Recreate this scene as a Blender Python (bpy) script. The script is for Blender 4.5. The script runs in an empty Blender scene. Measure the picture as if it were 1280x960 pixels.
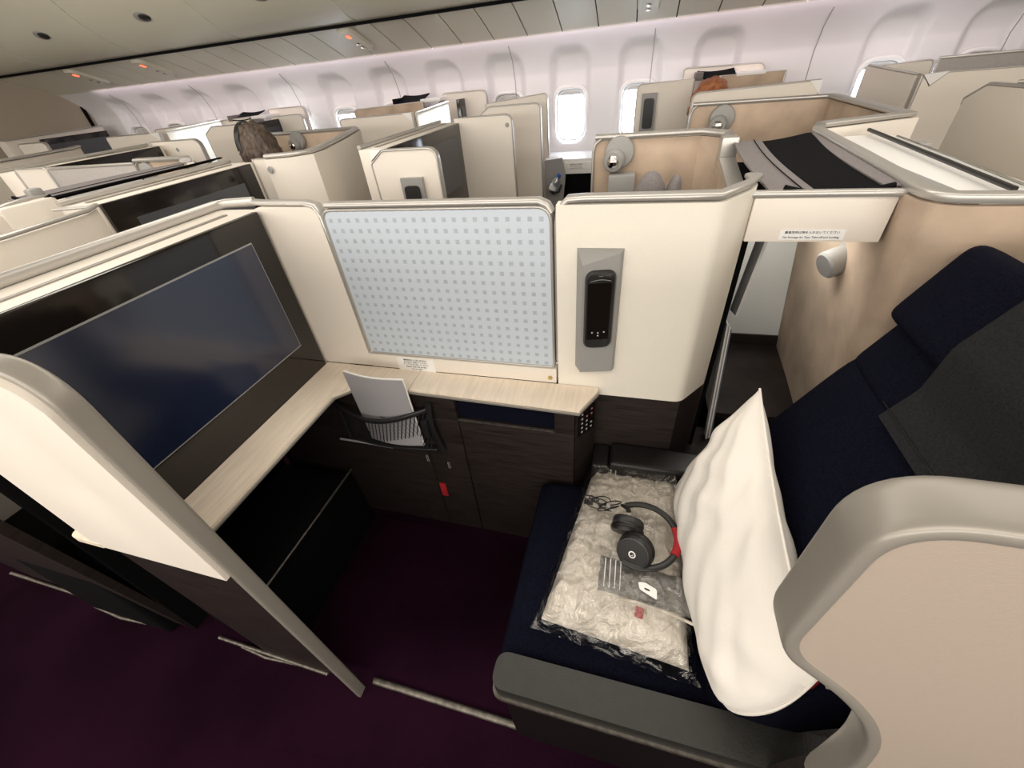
import bpy, bmesh, math, random
from mathutils import Vector, Matrix, noise
random.seed(7)
S = bpy.context.scene
COL = S.collection
# ------------------------------------------------------------------ camera
cd = bpy.data.cameras.new('camera'); cam = bpy.data.objects.new('camera', cd); COL.objects.link(cam)
RX = ((0.9640431, 0.25252312, -0.08278273), (0.09376469, -0.61470007, -0.78316793), (-0.24865456, 0.74724554, -0.61627511))
r, d, f = (Vector(v) for v in RX)
cam.matrix_world = Matrix(((r.x, -d.x, -f.x, 0), (r.y, -d.y, -f.y, 0), (r.z, -d.z, -f.z, 1.5), (0, 0, 0, 1)))
cd.sensor_width = 36; cd.lens = 36 * 500 / 1280; cd.clip_start = 0.02
S.camera = cam
# ------------------------------------------------------------------ world, lights, exposure
w = bpy.data.worlds.new('daylight'); S.world = w; w.use_nodes = True
w.node_tree.nodes['Background'].inputs[0].default_value = (0.86, 0.93, 1.0, 1)
w.node_tree.nodes['Background'].inputs[1].default_value = 7.0
def area(name, loc, size, power, color, rot=(0, 0, 0), spread=180):
    l = bpy.data.lights.new(name, 'AREA'); l.shape = 'RECTANGLE'; l.size, l.size_y = size
    l.energy = power; l.color = color; l.spread = math.radians(spread)
    o = bpy.data.objects.new(name, l); COL.objects.link(o); o.location = loc; o.rotation_euler = rot
    return o
WARM = (1.0, 0.93, 0.84)
area('aisle_ceiling_light', (-1.0, -0.55, 2.28), (9.0, 0.5), 34, WARM, (math.radians(14), 0, 0))
area('centre_ceiling_light', (-1.0, 1.3, 2.34), (9.0, 0.5), 34, WARM)
area('opposite_side_fill', (-1.4, -2.1, 1.75), (9.0, 0.5), 70, (1.0, 0.945, 0.88), (math.radians(96), 0, 0))  # unseen fill added to brighten bins and aisle-facing panels
area('side_wall_wash_light', (-1.6, 3.74, 1.672), (7.6, 0.05), 4.2, (1.0, 0.80, 0.90), (math.radians(25), 0, 0))
area('niche_light', (0.42, 1.30, 1.150), (0.12, 0.3), 0.7, (1.0, 0.96, 0.88))
for lx, tx in ((-1.40, -1.60), (-1.20, -1.60), (-3.70, -4.02), (-3.50, -4.02)):      # spots added to brighten the white boards, not real lamps
    l = bpy.data.lights.new('board_fill_spot', 'SPOT'); l.energy = 9; l.spot_size = math.radians(48); l.spot_blend = .6; l.color = (1, .99, .96); l.shadow_soft_size = .015
    o = bpy.data.objects.new('board_fill_spot', l); COL.objects.link(o); o.location = (lx, 3.48, 1.725)
    o.rotation_euler = (Vector((tx, 3.52, 1.12)) - o.location).to_track_quat('-Z', 'Y').to_euler()
S.view_settings.view_transform = 'Standard'; S.view_settings.look = 'None'
S.view_settings.gamma = 1; S.view_settings.use_curve_mapping = False
S.view_settings.exposure = 0.86
S.cycles.max_bounces = 8; S.cycles.diffuse_bounces = 4; S.cycles.transparent_max_bounces = 12
S.cycles.caustics_reflective = False; S.cycles.caustics_refractive = False
S.cycles.sample_clamp_indirect = 4

# ------------------------------------------------------------------ materials
def mat(name, col, rough=.5, metal=0, spec=.5, noise_s=0, noise_amt=0.1, bump=0, bump_s=200, emis=None, stretch=None, coat=0):
    m = bpy.data.materials.new(name); m.use_nodes = True; nt = m.node_tree; b = nt.nodes['Principled BSDF']
    b.inputs['Base Color'].default_value = (*col, 1); b.inputs['Roughness'].default_value = rough
    b.inputs['Metallic'].default_value = metal; b.inputs['Specular IOR Level'].default_value = spec
    b.inputs['Coat Weight'].default_value = coat
    tc = nt.nodes.new('ShaderNodeTexCoord'); mp = nt.nodes.new('ShaderNodeMapping')
    nt.links.new(tc.outputs['Object'], mp.inputs[0])
    if stretch: mp.inputs['Scale'].default_value = stretch
    if noise_s:
        n = nt.nodes.new('ShaderNodeTexNoise'); n.inputs['Scale'].default_value = noise_s; n.inputs['Detail'].default_value = 5
        cr = nt.nodes.new('ShaderNodeMix'); cr.data_type = 'RGBA'
        cr.inputs[6].default_value = (*[max(0, c * (1 - noise_amt)) for c in col], 1)
        cr.inputs[7].default_value = (*[min(1, c * (1 + noise_amt)) for c in col], 1)
        rp = nt.nodes.new('ShaderNodeMapRange'); rp.inputs[1].default_value = .3; rp.inputs[2].default_value = .7
        nt.links.new(mp.outputs[0], n.inputs['Vector']); nt.links.new(n.outputs[0], rp.inputs[0])
        nt.links.new(rp.outputs[0], cr.inputs[0]); nt.links.new(cr.outputs[2], b.inputs['Base Color'])
    if bump:
        n2 = nt.nodes.new('ShaderNodeTexNoise'); n2.inputs['Scale'].default_value = bump_s; n2.inputs['Detail'].default_value = 3
        bp = nt.nodes.new('ShaderNodeBump'); bp.inputs['Strength'].default_value = bump; bp.inputs['Distance'].default_value = .002
        nt.links.new(mp.outputs[0], n2.inputs['Vector']); nt.links.new(n2.outputs[0], bp.inputs['Height'])
        nt.links.new(bp.outputs[0], b.inputs['Normal'])
    if emis:
        b.inputs['Emission Color'].default_value = (*emis[0], 1); b.inputs['Emission Strength'].default_value = emis[1]
    return m
M = {}
M['cream'] = mat('cream_panel', (.79, .73, .65), .45, bump=.12, bump_s=420)
M['shellfab'] = mat('textured_taupe_panel', (.36, .30, .25), .55, bump=.18, bump_s=700, stretch=(1, 1, 1))
M['weave'] = mat('fine_woven_cream', (.81, .765, .675), .55, bump=.5, bump_s=500)
M['silver'] = mat('silver_trim', (.50, .48, .45), .34, metal=.55)
M['rim'] = mat('warm_grey_rim', (.29, .268, .235), .36, metal=.25)
M['wood'] = mat('dark_ash_wood', (.020, .0145, .013), .45, spec=.3, noise_s=14, noise_amt=.45, stretch=(.6, .6, 16), bump=.25, bump_s=60)
M['maple'] = mat('pale_maple_laminate', (.84, .73, .60), .4, noise_s=12, noise_amt=.08, stretch=(9, .8, 1))
M['suede'] = mat('tan_suede', (.50, .385, .29), .9, noise_s=6, noise_amt=.24, bump=.3, bump_s=350)
M['navy'] = mat('navy_wool', (.0045, .005, .0115), .95, spec=.05, noise_s=260, noise_amt=.5, bump=.6, bump_s=500)
M['char'] = mat('charcoal_cloth', (.018, .019, .020), .95, spec=.15, noise_s=300, noise_amt=.3, bump=.4, bump_s=500)
M['leather'] = mat('charcoal_leather', (.020, .020, .018), .45, noise_s=40, noise_amt=.12, bump=.35, bump_s=260)
M['blackleather'] = mat('black_leather', (.009, .0075, .0075), .36, spec=.35, bump=.2, bump_s=200)
M['carpet'] = mat('aubergine_carpet', (.0125, .0030, .0088), .97, spec=.03, noise_s=2.2, noise_amt=.45, bump=1.0, bump_s=420)  # uneven violet tone paints in patches of purple mood light
M['black'] = mat('matt_black', (.003, .003, .0035), .8, spec=.1)
M['gloss'] = mat('gloss_black_bezel', (.008, .006, .005), .10, spec=.5)
M['screen'] = mat('dark_display', (.008, .014, .038), .16, spec=1.0)
M['greyscreen'] = mat('grey_display', (.07, .075, .085), .3, spec=.6)
M['white'] = mat('white_plastic', (.86, .85, .83), .4)
M['paper'] = mat('grey_paper_cover', (.33, .32, .335), .6)
M['pages'] = mat('white_page_edges', (.85, .83, .78), .8)
M['wallw'] = mat('white_cabin_lining', (.74, .73, .73), .5, bump=.08, bump_s=300)
M['bin'] = mat('olive_cream_bin', (.66, .64, .53), .45, bump=.15, bump_s=300)
M['ceil'] = mat('cream_ceiling', (.62, .58, .48), .6)
M['bulk'] = mat('tan_bulkhead', (.42, .36, .29), .8, noise_s=2, noise_amt=.03)
M['metal'] = mat('satin_steel', (.55, .54, .52), .32, metal=1)
M['chrome'] = mat('chrome', (.85, .85, .83), .08, metal=1)
M['grey'] = mat('mid_grey_plastic', (.31, .305, .295), .42)
M['pillow'] = mat('white_cotton', (.84, .80, .74), .9, bump=.25, bump_s=300)
M['red'] = mat('crimson_fabric', (.36, .008, .015), .7)
M['redlamp'] = mat('red_sign_lamp', (.6, .05, .03), .5, emis=((1, .12, .05), 1.4))
M['blanket'] = mat('oatmeal_quilt', (.66, .61, .54), .9, noise_s=9, noise_amt=.12, bump=.6, bump_s=60)
M['greyfelt'] = mat('grey_felt', (.19, .185, .18), .95, noise_s=120, noise_amt=.2)
M['rubber'] = mat('soft_black_plastic', (.014, .014, .014), .38)
M['ink'] = mat('black_ink', (.02, .02, .02), .7)
M['worn'] = mat('worn_floor_metal', (.16, .145, .125), .45, metal=.7, noise_s=60, noise_amt=.4)
M['brass'] = mat('brass', (.65, .5, .2), .35, metal=1)
M['mesh'] = mat('black_net', (.006, .006, .006), .8)
M['blackcloth'] = mat('black_elastic_cloth', (.006, .006, .007), .95, spec=.1, bump=.6, bump_s=300)
M['greycloth'] = mat('grey_mottled_cloth', (.19, .172, .172), .95, noise_s=260, noise_amt=.18)
M['hair'] = mat('brown_hair', (.10, .072, .055), .6, noise_s=14, noise_amt=.75, stretch=(5, 5, 1), bump=1, bump_s=90)
M['hair2'] = mat('auburn_hair', (.36, .13, .05), .55, noise_s=40, noise_amt=.4, bump=.8, bump_s=90)
M['skin'] = mat('skin', (.55, .34, .25), .55)
M['shirt'] = mat('blue_grey_shirt', (.10, .12, .17), .9)
M['bluecap'] = mat('blue_cap', (.03, .12, .55), .35)
M['clearfoot'] = mat('shade_cream', (.62, .60, .58), .6)
M['bluewhite'] = mat('pale_white_board', (.88, .90, .88), .4)
M['iconw'] = mat('icon_light', (.42, .42, .44), .5)
M['iconr'] = mat('icon_pink', (.42, .14, .20), .5)

def glass_mat(name, tint, gloss, rough=.05, fac=.12):
    m = bpy.data.materials.new(name); m.use_nodes = True; nt = m.node_tree; nt.nodes.clear()
    o = nt.nodes.new('ShaderNodeOutputMaterial'); mx = nt.nodes.new('ShaderNodeMixShader')
    t = nt.nodes.new('ShaderNodeBsdfTransparent'); g = nt.nodes.new('ShaderNodeBsdfGlossy')
    t.inputs[0].default_value = (*tint, 1); g.inputs[0].default_value = (*gloss, 1); g.inputs['Roughness'].default_value = rough
    lw = nt.nodes.new('ShaderNodeLayerWeight'); lw.inputs[0].default_value = .35
    mr = nt.nodes.new('ShaderNodeMapRange'); mr.inputs[3].default_value = fac; mr.inputs[4].default_value = min(1, fac + .5)
    nt.links.new(lw.outputs['Facing'], mr.inputs[0]); nt.links.new(mr.outputs[0], mx.inputs[0])
    nt.links.new(t.outputs[0], mx.inputs[1]); nt.links.new(g.outputs[0], mx.inputs[2]); nt.links.new(mx.outputs[0], o.inputs[0])
    return m, nt, g, lw, mr
M['pane'] = glass_mat('window_pane_acrylic', (.95, .97, 1), (1, 1, 1))[0]
M['bottle'] = glass_mat('clear_bottle_plastic', (.8, .85, .92), (1, 1, 1), .1, .2)[0]
def plastic_wrap():
    m, nt, g, lw, mr = glass_mat('crinkled_clear_film', (.93, .92, .90), (1, .98, .94), .11, .10)
    tc = nt.nodes.new('ShaderNodeTexCoord'); n = nt.nodes.new('ShaderNodeTexNoise'); n.inputs['Scale'].default_value = 22
    n.inputs['Detail'].default_value = 6; n.inputs['Distortion'].default_value = 1.2
    bp = nt.nodes.new('ShaderNodeBump'); bp.inputs['Strength'].default_value = 1; bp.inputs['Distance'].default_value = .02
    nt.links.new(tc.outputs['Object'], n.inputs[0]); nt.links.new(n.outputs[0], bp.inputs['Height'])
    nt.links.new(bp.outputs[0], g.inputs['Normal']); nt.links.new(bp.outputs[0], lw.inputs['Normal'])
    return m
M['film'] = plastic_wrap()
def dotted():
    # pale blue-grey sliding divider printed with rows of small grey squares
    m = mat('dotted_divider_print', (.55, .60, .62), .45); nt = m.node_tree; b = nt.nodes['Principled BSDF']
    tc = nt.nodes.new('ShaderNodeTexCoord'); sp = nt.nodes.new('ShaderNodeSeparateXYZ'); nt.links.new(tc.outputs['Object'], sp.inputs[0])
    def math_(op, a, bb=None):
        n = nt.nodes.new('ShaderNodeMath'); n.operation = op
        for i, v in enumerate((a, bb)):
            if v is None: continue
            if isinstance(v, (int, float)): n.inputs[i].default_value = v
            else: nt.links.new(v, n.inputs[i])
        return n.outputs[0]
    def band(axis, pitch):
        fr = math_('FRACT', math_('ADD', math_('DIVIDE', axis, pitch), 50.0))
        return math_('LESS_THAN', math_('ABSOLUTE', math_('SUBTRACT', fr, .5)), .20)
    a = math_('MULTIPLY', band(sp.outputs[0], .0263), band(sp.outputs[2], .0263))
    ch = nt.nodes.new('ShaderNodeTexNoise'); ch.inputs['Scale'].default_value = 160; nt.links.new(tc.outputs['Object'], ch.inputs[0])
    a = math_('MULTIPLY', a, math_('ADD', math_('MULTIPLY', ch.outputs[0], .8), .35))
    mx = nt.nodes.new('ShaderNodeMix'); mx.data_type = 'RGBA'
    mx.inputs[6].default_value = (.55, .61, .68, 1); mx.inputs[7].default_value = (.35, .395, .44, 1)
    nt.links.new(a, mx.inputs[0]); nt.links.new(mx.outputs[2], b.inputs['Base Color'])
    return m
M['dots'] = dotted()

# ------------------------------------------------------------------ helpers
def prop(o, label=None, cat=None, group=None, kind=None):
    if label: o['label'] = label
    if cat: o['category'] = cat
    if group: o['group'] = group
    if kind: o['kind'] = kind
    return o
def thing(name, label, cat, loc=(0, 0, 0), group=None):
    o = bpy.data.objects.new(name, None); COL.objects.link(o); o.location = loc; o.empty_display_size = .05
    return prop(o, label, cat, group)
def wloc(o):
    v = Vector(o.location)
    while o.parent: o = o.parent; v += Vector(o.location)
    return v
def link(name, bm, m, parent=None, smooth=40):
    me = bpy.data.meshes.new(name); bmesh.ops.recalc_face_normals(bm, faces=bm.faces)
    vs = [v.co for v in bm.verts]
    if parent is None:
        lo = [min(v[i] for v in vs) for i in range(3)]; hi = [max(v[i] for v in vs) for i in range(3)]
        org = Vector(((lo[0] + hi[0]) / 2, (lo[1] + hi[1]) / 2, lo[2])); off = org
    else: off = wloc(parent)
    bmesh.ops.translate(bm, verts=bm.verts, vec=-off)
    bm.to_mesh(me); bm.free(); me.materials.append(m)
    if smooth:
        me.polygons.foreach_set('use_smooth', [True] * len(me.polygons)); me.set_sharp_from_angle(angle=math.radians(smooth))
    o = bpy.data.objects.new(name, me); COL.objects.link(o)
    if parent is None: o.location = org
    else: o.parent = parent
    return o
def bevel(bm, wd, seg=2):
    es = [e for e in bm.edges if len(e.link_faces) == 2 and e.calc_face_angle(0) > .5]
    if wd > 0 and es: bmesh.ops.bevel(bm, geom=es, offset=wd, segments=seg, affect='EDGES', profile=.6)
def abox(bm, lo, hi):
    c = [(a + b) / 2 for a, b in zip(lo, hi)]
    r_ = bmesh.ops.create_cube(bm, size=1, matrix=Matrix.Translation(c) @ Matrix.Diagonal((*[abs(b - a) for a, b in zip(lo, hi)], 1)))
    return r_['verts']
def box(name, lo, hi, m, parent=None, bv=.003, seg=2):
    bm = bmesh.new(); abox(bm, lo, hi); bevel(bm, bv, seg); return link(name, bm, m, parent)
def rnd(poly, rad, n=6):
    """round polygon corners; rad is one radius or one per corner"""
    out = []; L = len(poly)
    for i in range(L):
        r0 = rad[i] if isinstance(rad, (list, tuple)) else rad
        p = Vector(poly[i]); a = Vector(poly[i - 1]) - p; b = Vector(poly[(i + 1) % L]) - p
        if r0 <= 0: out.append(tuple(p)); continue
        rr = min(r0, a.length * .49, b.length * .49); A = p + a.normalized() * rr; B = p + b.normalized() * rr
        for k in range(n + 1):
            t = k / n; q = A * (1 - t) ** 2 + p * 2 * t * (1 - t) + B * t * t; out.append(tuple(q))
    return out
def to3(axis, u, v, a):
    return {'x': (a, u, v), 'y': (u, a, v), 'z': (u, v, a)}[axis]
def slab(name, poly, axis, a0, a1, m, parent=None, bv=.002, seg=2):
    """polygon in the plane across `axis`, extruded from a0 to a1"""
    bm = bmesh.new(); V0 = [bm.verts.new(to3(axis, u, v, a0)) for u, v in poly]; V1 = [bm.verts.new(to3(axis, u, v, a1)) for u, v in poly]
    bm.faces.new(V0); bm.faces.new(V1[::-1]); n = len(poly)
    for i in range(n): bm.faces.new((V0[i], V0[(i + 1) % n], V1[(i + 1) % n], V1[i]))
    if bv:
        es = [e for e in bm.edges if any(len(fc.verts) > 4 or fc in () for fc in e.link_faces) or True]
        es = [e for e in es if e.calc_face_angle(0) > .5]
        bmesh.ops.bevel(bm, geom=es, offset=bv, segments=seg, affect='EDGES', profile=.6)
    return link(name, bm, m, parent)
def sweep(name, pts, wd, ht, nrm, m, parent=None, closed=False, rnd_n=8, sup=3.0):
    """bar of superelliptic section wd (along nrm) x ht swept along pts"""
    P = [Vector(p) for p in pts]; nrm = Vector(nrm).normalized(); bm = bmesh.new(); rings = []
    L = len(P)
    for i in range(L):
        if closed: t = (P[(i + 1) % L] - P[i - 1])
        else: t = P[min(i + 1, L - 1)] - P[max(i - 1, 0)]
        t.normalize(); s = t.cross(nrm)
        if s.length < .01: s = Vector((1, 0, 0))
        s.normalize(); k = 1.0
        if 0 < i < L - 1 or closed:
            a = (P[i] - P[i - 1]).normalized(); b = (P[(i + 1) % L] - P[i]).normalized(); k = 1 / max(.5, math.sqrt(max(.01, (1 + a.dot(b)) / 2)))
        n_ = nrm if abs(t.dot(nrm)) < .9 else s.cross(t)
        ring = []
        for j in range(rnd_n * 2):
            an = 2 * math.pi * (j + .5) / (rnd_n * 2); c, sn = math.cos(an), math.sin(an)
            cx = math.copysign(abs(c) ** (2 / sup), c) * wd / 2; cy = math.copysign(abs(sn) ** (2 / sup), sn) * ht / 2 * k
            ring.append(bm.verts.new(P[i] + n_ * cx + s * cy))
        rings.append(ring)
    N = len(rings[0])
    for i in range(L if closed else L - 1):
        A, B = rings[i], rings[(i + 1) % L]
        for j in range(N): bm.faces.new((A[j], A[(j + 1) % N], B[(j + 1) % N], B[j]))
    if not closed: bm.faces.new(rings[0][::-1]); bm.faces.new(rings[-1])
    return link(name, bm, m, parent, 50)
def tube(name, pts, rad, m, parent=None, n=8, closed=False):
    P = [Vector(p) for p in pts]; bm = bmesh.new(); rings = []; up = Vector((.13, .21, .97)).normalized(); L = len(P)
    for i, p in enumerate(P):
        t = (P[(i + 1) % L] - P[i - 1]) if closed else (P[min(i + 1, L - 1)] - P[max(i - 1, 0)])
        t.normalize(); s = t.cross(up)
        if s.length < .05: s = t.cross(Vector((1, 0, 0)))
        s.normalize(); q = s.cross(t); rr = rad[i] if isinstance(rad, (list, tuple)) else rad
        rings.append([bm.verts.new(p + (s * math.cos(6.2832 * j / n) + q * math.sin(6.2832 * j / n)) * rr) for j in range(n)])
    for i in range(L if closed else L - 1):
        A, B = rings[i], rings[(i + 1) % L]
        for j in range(n): bm.faces.new((A[j], A[(j + 1) % n], B[(j + 1) % n], B[j]))
    if not closed: bm.faces.new(rings[0][::-1]); bm.faces.new(rings[-1])
    return link(name, bm, m, parent, 60)
def lathe(name, prof, base, axis, m, parent=None, n=24):
    """prof = [(radius, distance along axis)]"""
    ax = Vector(axis).normalized(); s = ax.orthogonal().normalized(); q = ax.cross(s); b = Vector(base); bm = bmesh.new(); rings = []
    for rr, h in prof:
        rings.append([bm.verts.new(b + ax * h + (s * math.cos(6.2832 * j / n) + q * math.sin(6.2832 * j / n)) * max(rr, 1e-4)) for j in range(n)])
    for A, B in zip(rings, rings[1:]):
        for j in range(n): bm.faces.new((A[j], A[(j + 1) % n], B[(j + 1) % n], B[j]))
    bm.faces.new(rings[0][::-1]); bm.faces.new(rings[-1])
    return link(name, bm, m, parent, 35)
def grid(name, fn, nu, nv, m, parent=None, thick=0, smooth=60, closed_u=False):
    """surface fn(u, v) -> point with u, v in 0..1"""
    bm = bmesh.new(); V = [[bm.verts.new(fn(i / nu, j / nv)) for j in range(nv + 1)] for i in range(nu + 1)]
    fs = [bm.faces.new((V[i][j], V[i + 1][j], V[i + 1][j + 1], V[i][j + 1])) for i in range(nu) for j in range(nv)]
    if thick:
        bmesh.ops.recalc_face_normals(bm, faces=bm.faces)
        bmesh.ops.solidify(bm, geom=bm.faces[:], thickness=thick)
    if closed_u: bmesh.ops.remove_doubles(bm, verts=bm.verts, dist=1e-5)
    return link(name, bm, m, parent, smooth)
def cushion(name, C0, U, V, N, m, parent=None, p=6, nu=28, nv=28, wrinkle=0, seed=0, base=0.35):
    """pillow-like closed body: half-extent vectors U, V and half thickness vector N"""
    C0, U, V, N = map(Vector, (C0, U, V, N)); bm = bmesh.new(); top = []; bot = []
    for i in range(nu + 1):
        rt, rb = [], []
        for j in range(nv + 1):
            u = -math.cos(math.pi * i / nu); v = -math.cos(math.pi * j / nv)
            h = ((max(0, 1 - abs(u) ** p)) * (max(0, 1 - abs(v) ** p))) ** base
            wv = wrinkle * noise.noise(Vector((u * 2.2 + seed, v * 2.2, seed))) + wrinkle * .5 * noise.noise(Vector((u * 6 + seed, v * 3, 3)))
            pos = C0 + U * u + V * v
            rt.append(bm.verts.new(pos + N * (h + wv * h)))
            edge = i in (0, nu) or j in (0, nv)
            rb.append(rt[-1] if edge else bm.verts.new(pos - N * (h + wv * h)))
        top.append(rt); bot.append(rb)
    for i in range(nu):
        for j in range(nv):
            for T, fl in ((top, 0), (bot, 1)):
                q = [T[i][j], T[i + 1][j], T[i + 1][j + 1], T[i][j + 1]]
                q = q[::-1] if fl else q
                try: bm.faces.new(q)
                except ValueError: pass
    return link(name, bm, m, parent, 60)
def text(name, body, loc, size, m, parent, rot, align='CENTER'):
    cu = bpy.data.curves.new(name, 'FONT'); cu.body = body; cu.size = size; cu.align_x = align; cu.align_y = 'CENTER'; cu.extrude = .0002
    t = bpy.data.objects.new('tmp', cu); COL.objects.link(t); bpy.context.view_layer.update()
    me = bpy.data.meshes.new_from_object(t.evaluated_get(bpy.context.evaluated_depsgraph_get())); COL.objects.unlink(t); bpy.data.objects.remove(t)
    me.materials.clear(); me.materials.append(m); o = bpy.data.objects.new(name, me); COL.objects.link(o)
    o.parent = parent; o.location = Vector(loc) - wloc(parent); o.rotation_euler = rot
    return o
FACE = (math.radians(90), 0, 0)      # lettering that faces -y
def dup(root, dx, label, group=None):
    c = root.copy(); COL.objects.link(c); c.location.x += dx; c['label'] = label
    def kids(a, b):
        for ch in list(a.children):
            k = ch.copy(); COL.objects.link(k); k.parent = b; kids(ch, k)
    kids(root, c)
    return c
def yx(pts, z): return [(x, y, z) for x, y in pts]

# ================================================================== SETTING
fl = box('floor', (-7.2, -2.2, -.05), (3.2, 4.3, 0), M['carpet'], bv=0); prop(fl, kind='structure')
ce = box('ceiling', (-7.2, -2.2, 2.42), (3.2, 3.3, 2.46), M['ceil'], bv=0); prop(ce, kind='structure')
o = box('wall_near', (-7.2, -2.24, 0), (3.2, -2.2, 2.42), M['wallw'], bv=0); prop(o, kind='structure')
o = box('wall_right', (3.2, -2.2, 0), (3.24, 4.3, 2.42), M['bulk'], bv=0); prop(o, kind='structure')
# bulkhead at the front, leaving the dark aisle doorway beside it
bh = slab('wall_left', [(2.95, 0), (4.3, 0), (4.3, 2.42), (-2.2, 2.42), (-2.2, 0), (2.2, 0), (2.2, 1.9), (2.95, 1.9)], 'x', -5.98, -5.92, M['bulk'], bv=0); prop(bh, kind='structure')
o = box('trim_1', (-5.925, 3.93, 0), (-5.90, 3.96, 1.66), M['black'], bv=.002); prop(o, kind='structure')
o = box('doorway_dark', (-6.03, 2.1, 0), (-6.0, 3.05, 2.0), M['black'], bv=0); prop(o, kind='structure')  # black sheet paints the dark beyond the doorway and hides the sky
# window wall: profile y(z) with a scooped, arch-topped recess round each window
WX = [-.575 + .533 * k for k in range(-9, 6)]
WX.remove([x for x in WX if abs(x - 1.024) < .02][0])
def prof(z):
    if z > 1.45: t = (z - 1.45) / .23; return 4.0 - .05 * t - .16 * t * t
    if z < 1.0: return 4.0 - .05 * min(1, (1.0 - z) / .2)
    return 4.0
def sdr(x, z, hx, hz, r_):
    qx, qz = abs(x) - hx + r_, abs(z) - hz + r_
    return math.hypot(max(qx, 0), max(qz, 0)) + min(max(qx, qz), 0) - r_
def wallpt(x, z):
    dd = 0
    for wx in WX:
        if abs(x - wx) < .3:
            s = sdr(x - wx, z - 1.27, .172, .345, .12)
            t = min(1, max(0, -s / .065)); t = t * t * (3 - 2 * t)
            dd = max(dd, t * (.016 + .056 * min(1, max(0, (z - 1.0) / .45))))
    return (x, prof(z) + dd, z)
PZ, PHX, PHZ = 1.150, .135, .200
bm = bmesh.new(); x0, x1, nx, nz = -5.92, 3.2, 760, 70
V = [[bm.verts.new(wallpt(x0 + (x1 - x0) * i / nx, .86 + (1.68 - .86) * j / nz)) for j in range(nz + 1)] for i in range(nx + 1)]
for i in range(nx):
    for j in range(nz):
        cx = x0 + (x1 - x0) * (i + .5) / nx; cz = .86 + .82 * (j + .5) / nz
        if any(abs(cx - wx) < .2 and sdr(cx - wx, cz - PZ, PHX, PHZ, .11) < 0 for wx in WX): continue
        bm.faces.new((V[i][j], V[i + 1][j], V[i + 1][j + 1], V[i][j + 1]))
ww = link('wall_window', bm, M['wallw'], None, 60); prop(ww, kind='structure')
o = slab('trim_2', [(3.90, 0), (4.3, 0), (4.3, .86), (3.96, .90), (3.90, .90)], 'x', -5.92, 3.2, M['wallw'], bv=.004); prop(o, kind='structure')
n = 3
for sx in [-5.5 + .533 * 2 * k for k in range(0, 8)]:      # joints between lining panels
    o = sweep('trim_%d' % n, [(sx + .21, prof(z) - .0005, z) for z in [.9 + .13 * i for i in range(6)] + [1.64]], .006, .003, (1, 0, 0), M['grey']); n += 1
    prop(o, kind='structure')
OPEN = {round(WX[9], 3), round(WX[10], 3), round(WX[4], 3), round(WX[5], 3), round(WX[12], 3)}
for i, wx in enumerate(WX):
    is_open = round(wx, 3) in OPEN
    wn = thing('window_%d' % (i + 1), None, None, (wx, 4.03, PZ)); prop(wn, kind='structure')
    y0 = wallpt(wx, PZ)[1]
    loop = rnd([(-PHX, -PHZ), (PHX, -PHZ), (PHX, PHZ), (-PHX, PHZ)], .10, 8)
    sweep('window_frame', [(wx + a, y0 + .004, PZ + b) for a, b in loop], .05, .030, (0, 1, 0), M['white'], wn, closed=True)
    loop2 = [(a * .86, b * .88) for a, b in loop]
    sweep('inner_frame', [(wx + a, y0 + .03, PZ + b) for a, b in loop2], .03, .016, (0, 1, 0), M['wallw'], wn, closed=True)
    slab('pane', [(wx + a, PZ + b) for a, b in loop2], 'y', y0 + .045, y0 + .049, M['pane'], wn, bv=0)
    # roller shade: parked at the top when open, drawn when shut
    zb = PZ + PHZ * .72 if is_open else PZ - PHZ
    pts = [(wx + a * 1.06, max(PZ + b * 1.04, zb)) for a, b in loop]
    slab('window_shade', pts, 'y', y0 + .022, y0 + .026, M['clearfoot'], wn, bv=0)

# unseen lid added over the bin cavity to shut out sky light
cove = box('trim_%d' % n, (-5.9, 3.28, 1.90), (3.2, 3.92, 1.95), M['white'], bv=.002); prop(cove, kind='structure'); n += 1
bs = box('trim_%d' % n, (-5.9, 3.300, 1.826), (3.2, 3.326, 1.842), M['black'], bv=0); prop(bs, kind='structure'); n += 1
# service panel band (underside of the outboard bins), each flap its own piece
sk2 = box('wall_light_seal', (-5.98, 3.795, 1.684), (3.24, 3.87, 1.70), M['black'], bv=0); prop(sk2, kind='structure')  # unseen black strip added to stop sky light leaking between flaps
sk = box('wall_light_block', (-5.98, 3.83, 1.70), (3.24, 3.87, 1.94), M['black'], bv=0); prop(sk, kind='structure')  # unseen black board added to keep sky light off the flap gaps
band = thing('service_panel_row', 'olive cream band of narrow flaps under the overhead bins', 'ceiling panel', (-1.5, 3.5, 1.66))
def bandpt(t):      # t 0 = bin seam, 1 = wall side
    return 3.30 + .50 * t, 1.845 - .17 * t ** 1.4 - .012 * math.sin(math.pi * t)
xs = []; x = -5.20
while x < 3.1:
    xs.append(x); x += .2555
cl = [-.60, -.57, -.535]
PODX = [-4.98, -4.15, -2.11, -.02]
def bandpiece(a, b, name='flap'):
    bm = bmesh.new(); rows = []
    for t in [i / 8 for i in range(9)]:
        y, z = bandpt(t); rows.append((bm.verts.new((a + .004, y, z)), bm.verts.new((b - .004, y, z)), bm.verts.new((b - .004, y + .003, z + .012)), bm.verts.new((a + .004, y + .003, z + .012))))
    for A, B in zip(rows, rows[1:]):
        for k in range(4): bm.faces.new((A[k], A[(k + 1) % 4], B[(k + 1) % 4], B[k]))
    bm.faces.new(rows[0][::-1]); bm.faces.new(rows[-1])
    return link(name, bm, M['bin'], band, 40)
for a in xs: bandpiece(a, a + .2555)
bandpiece(-5.92, -5.20)
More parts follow.
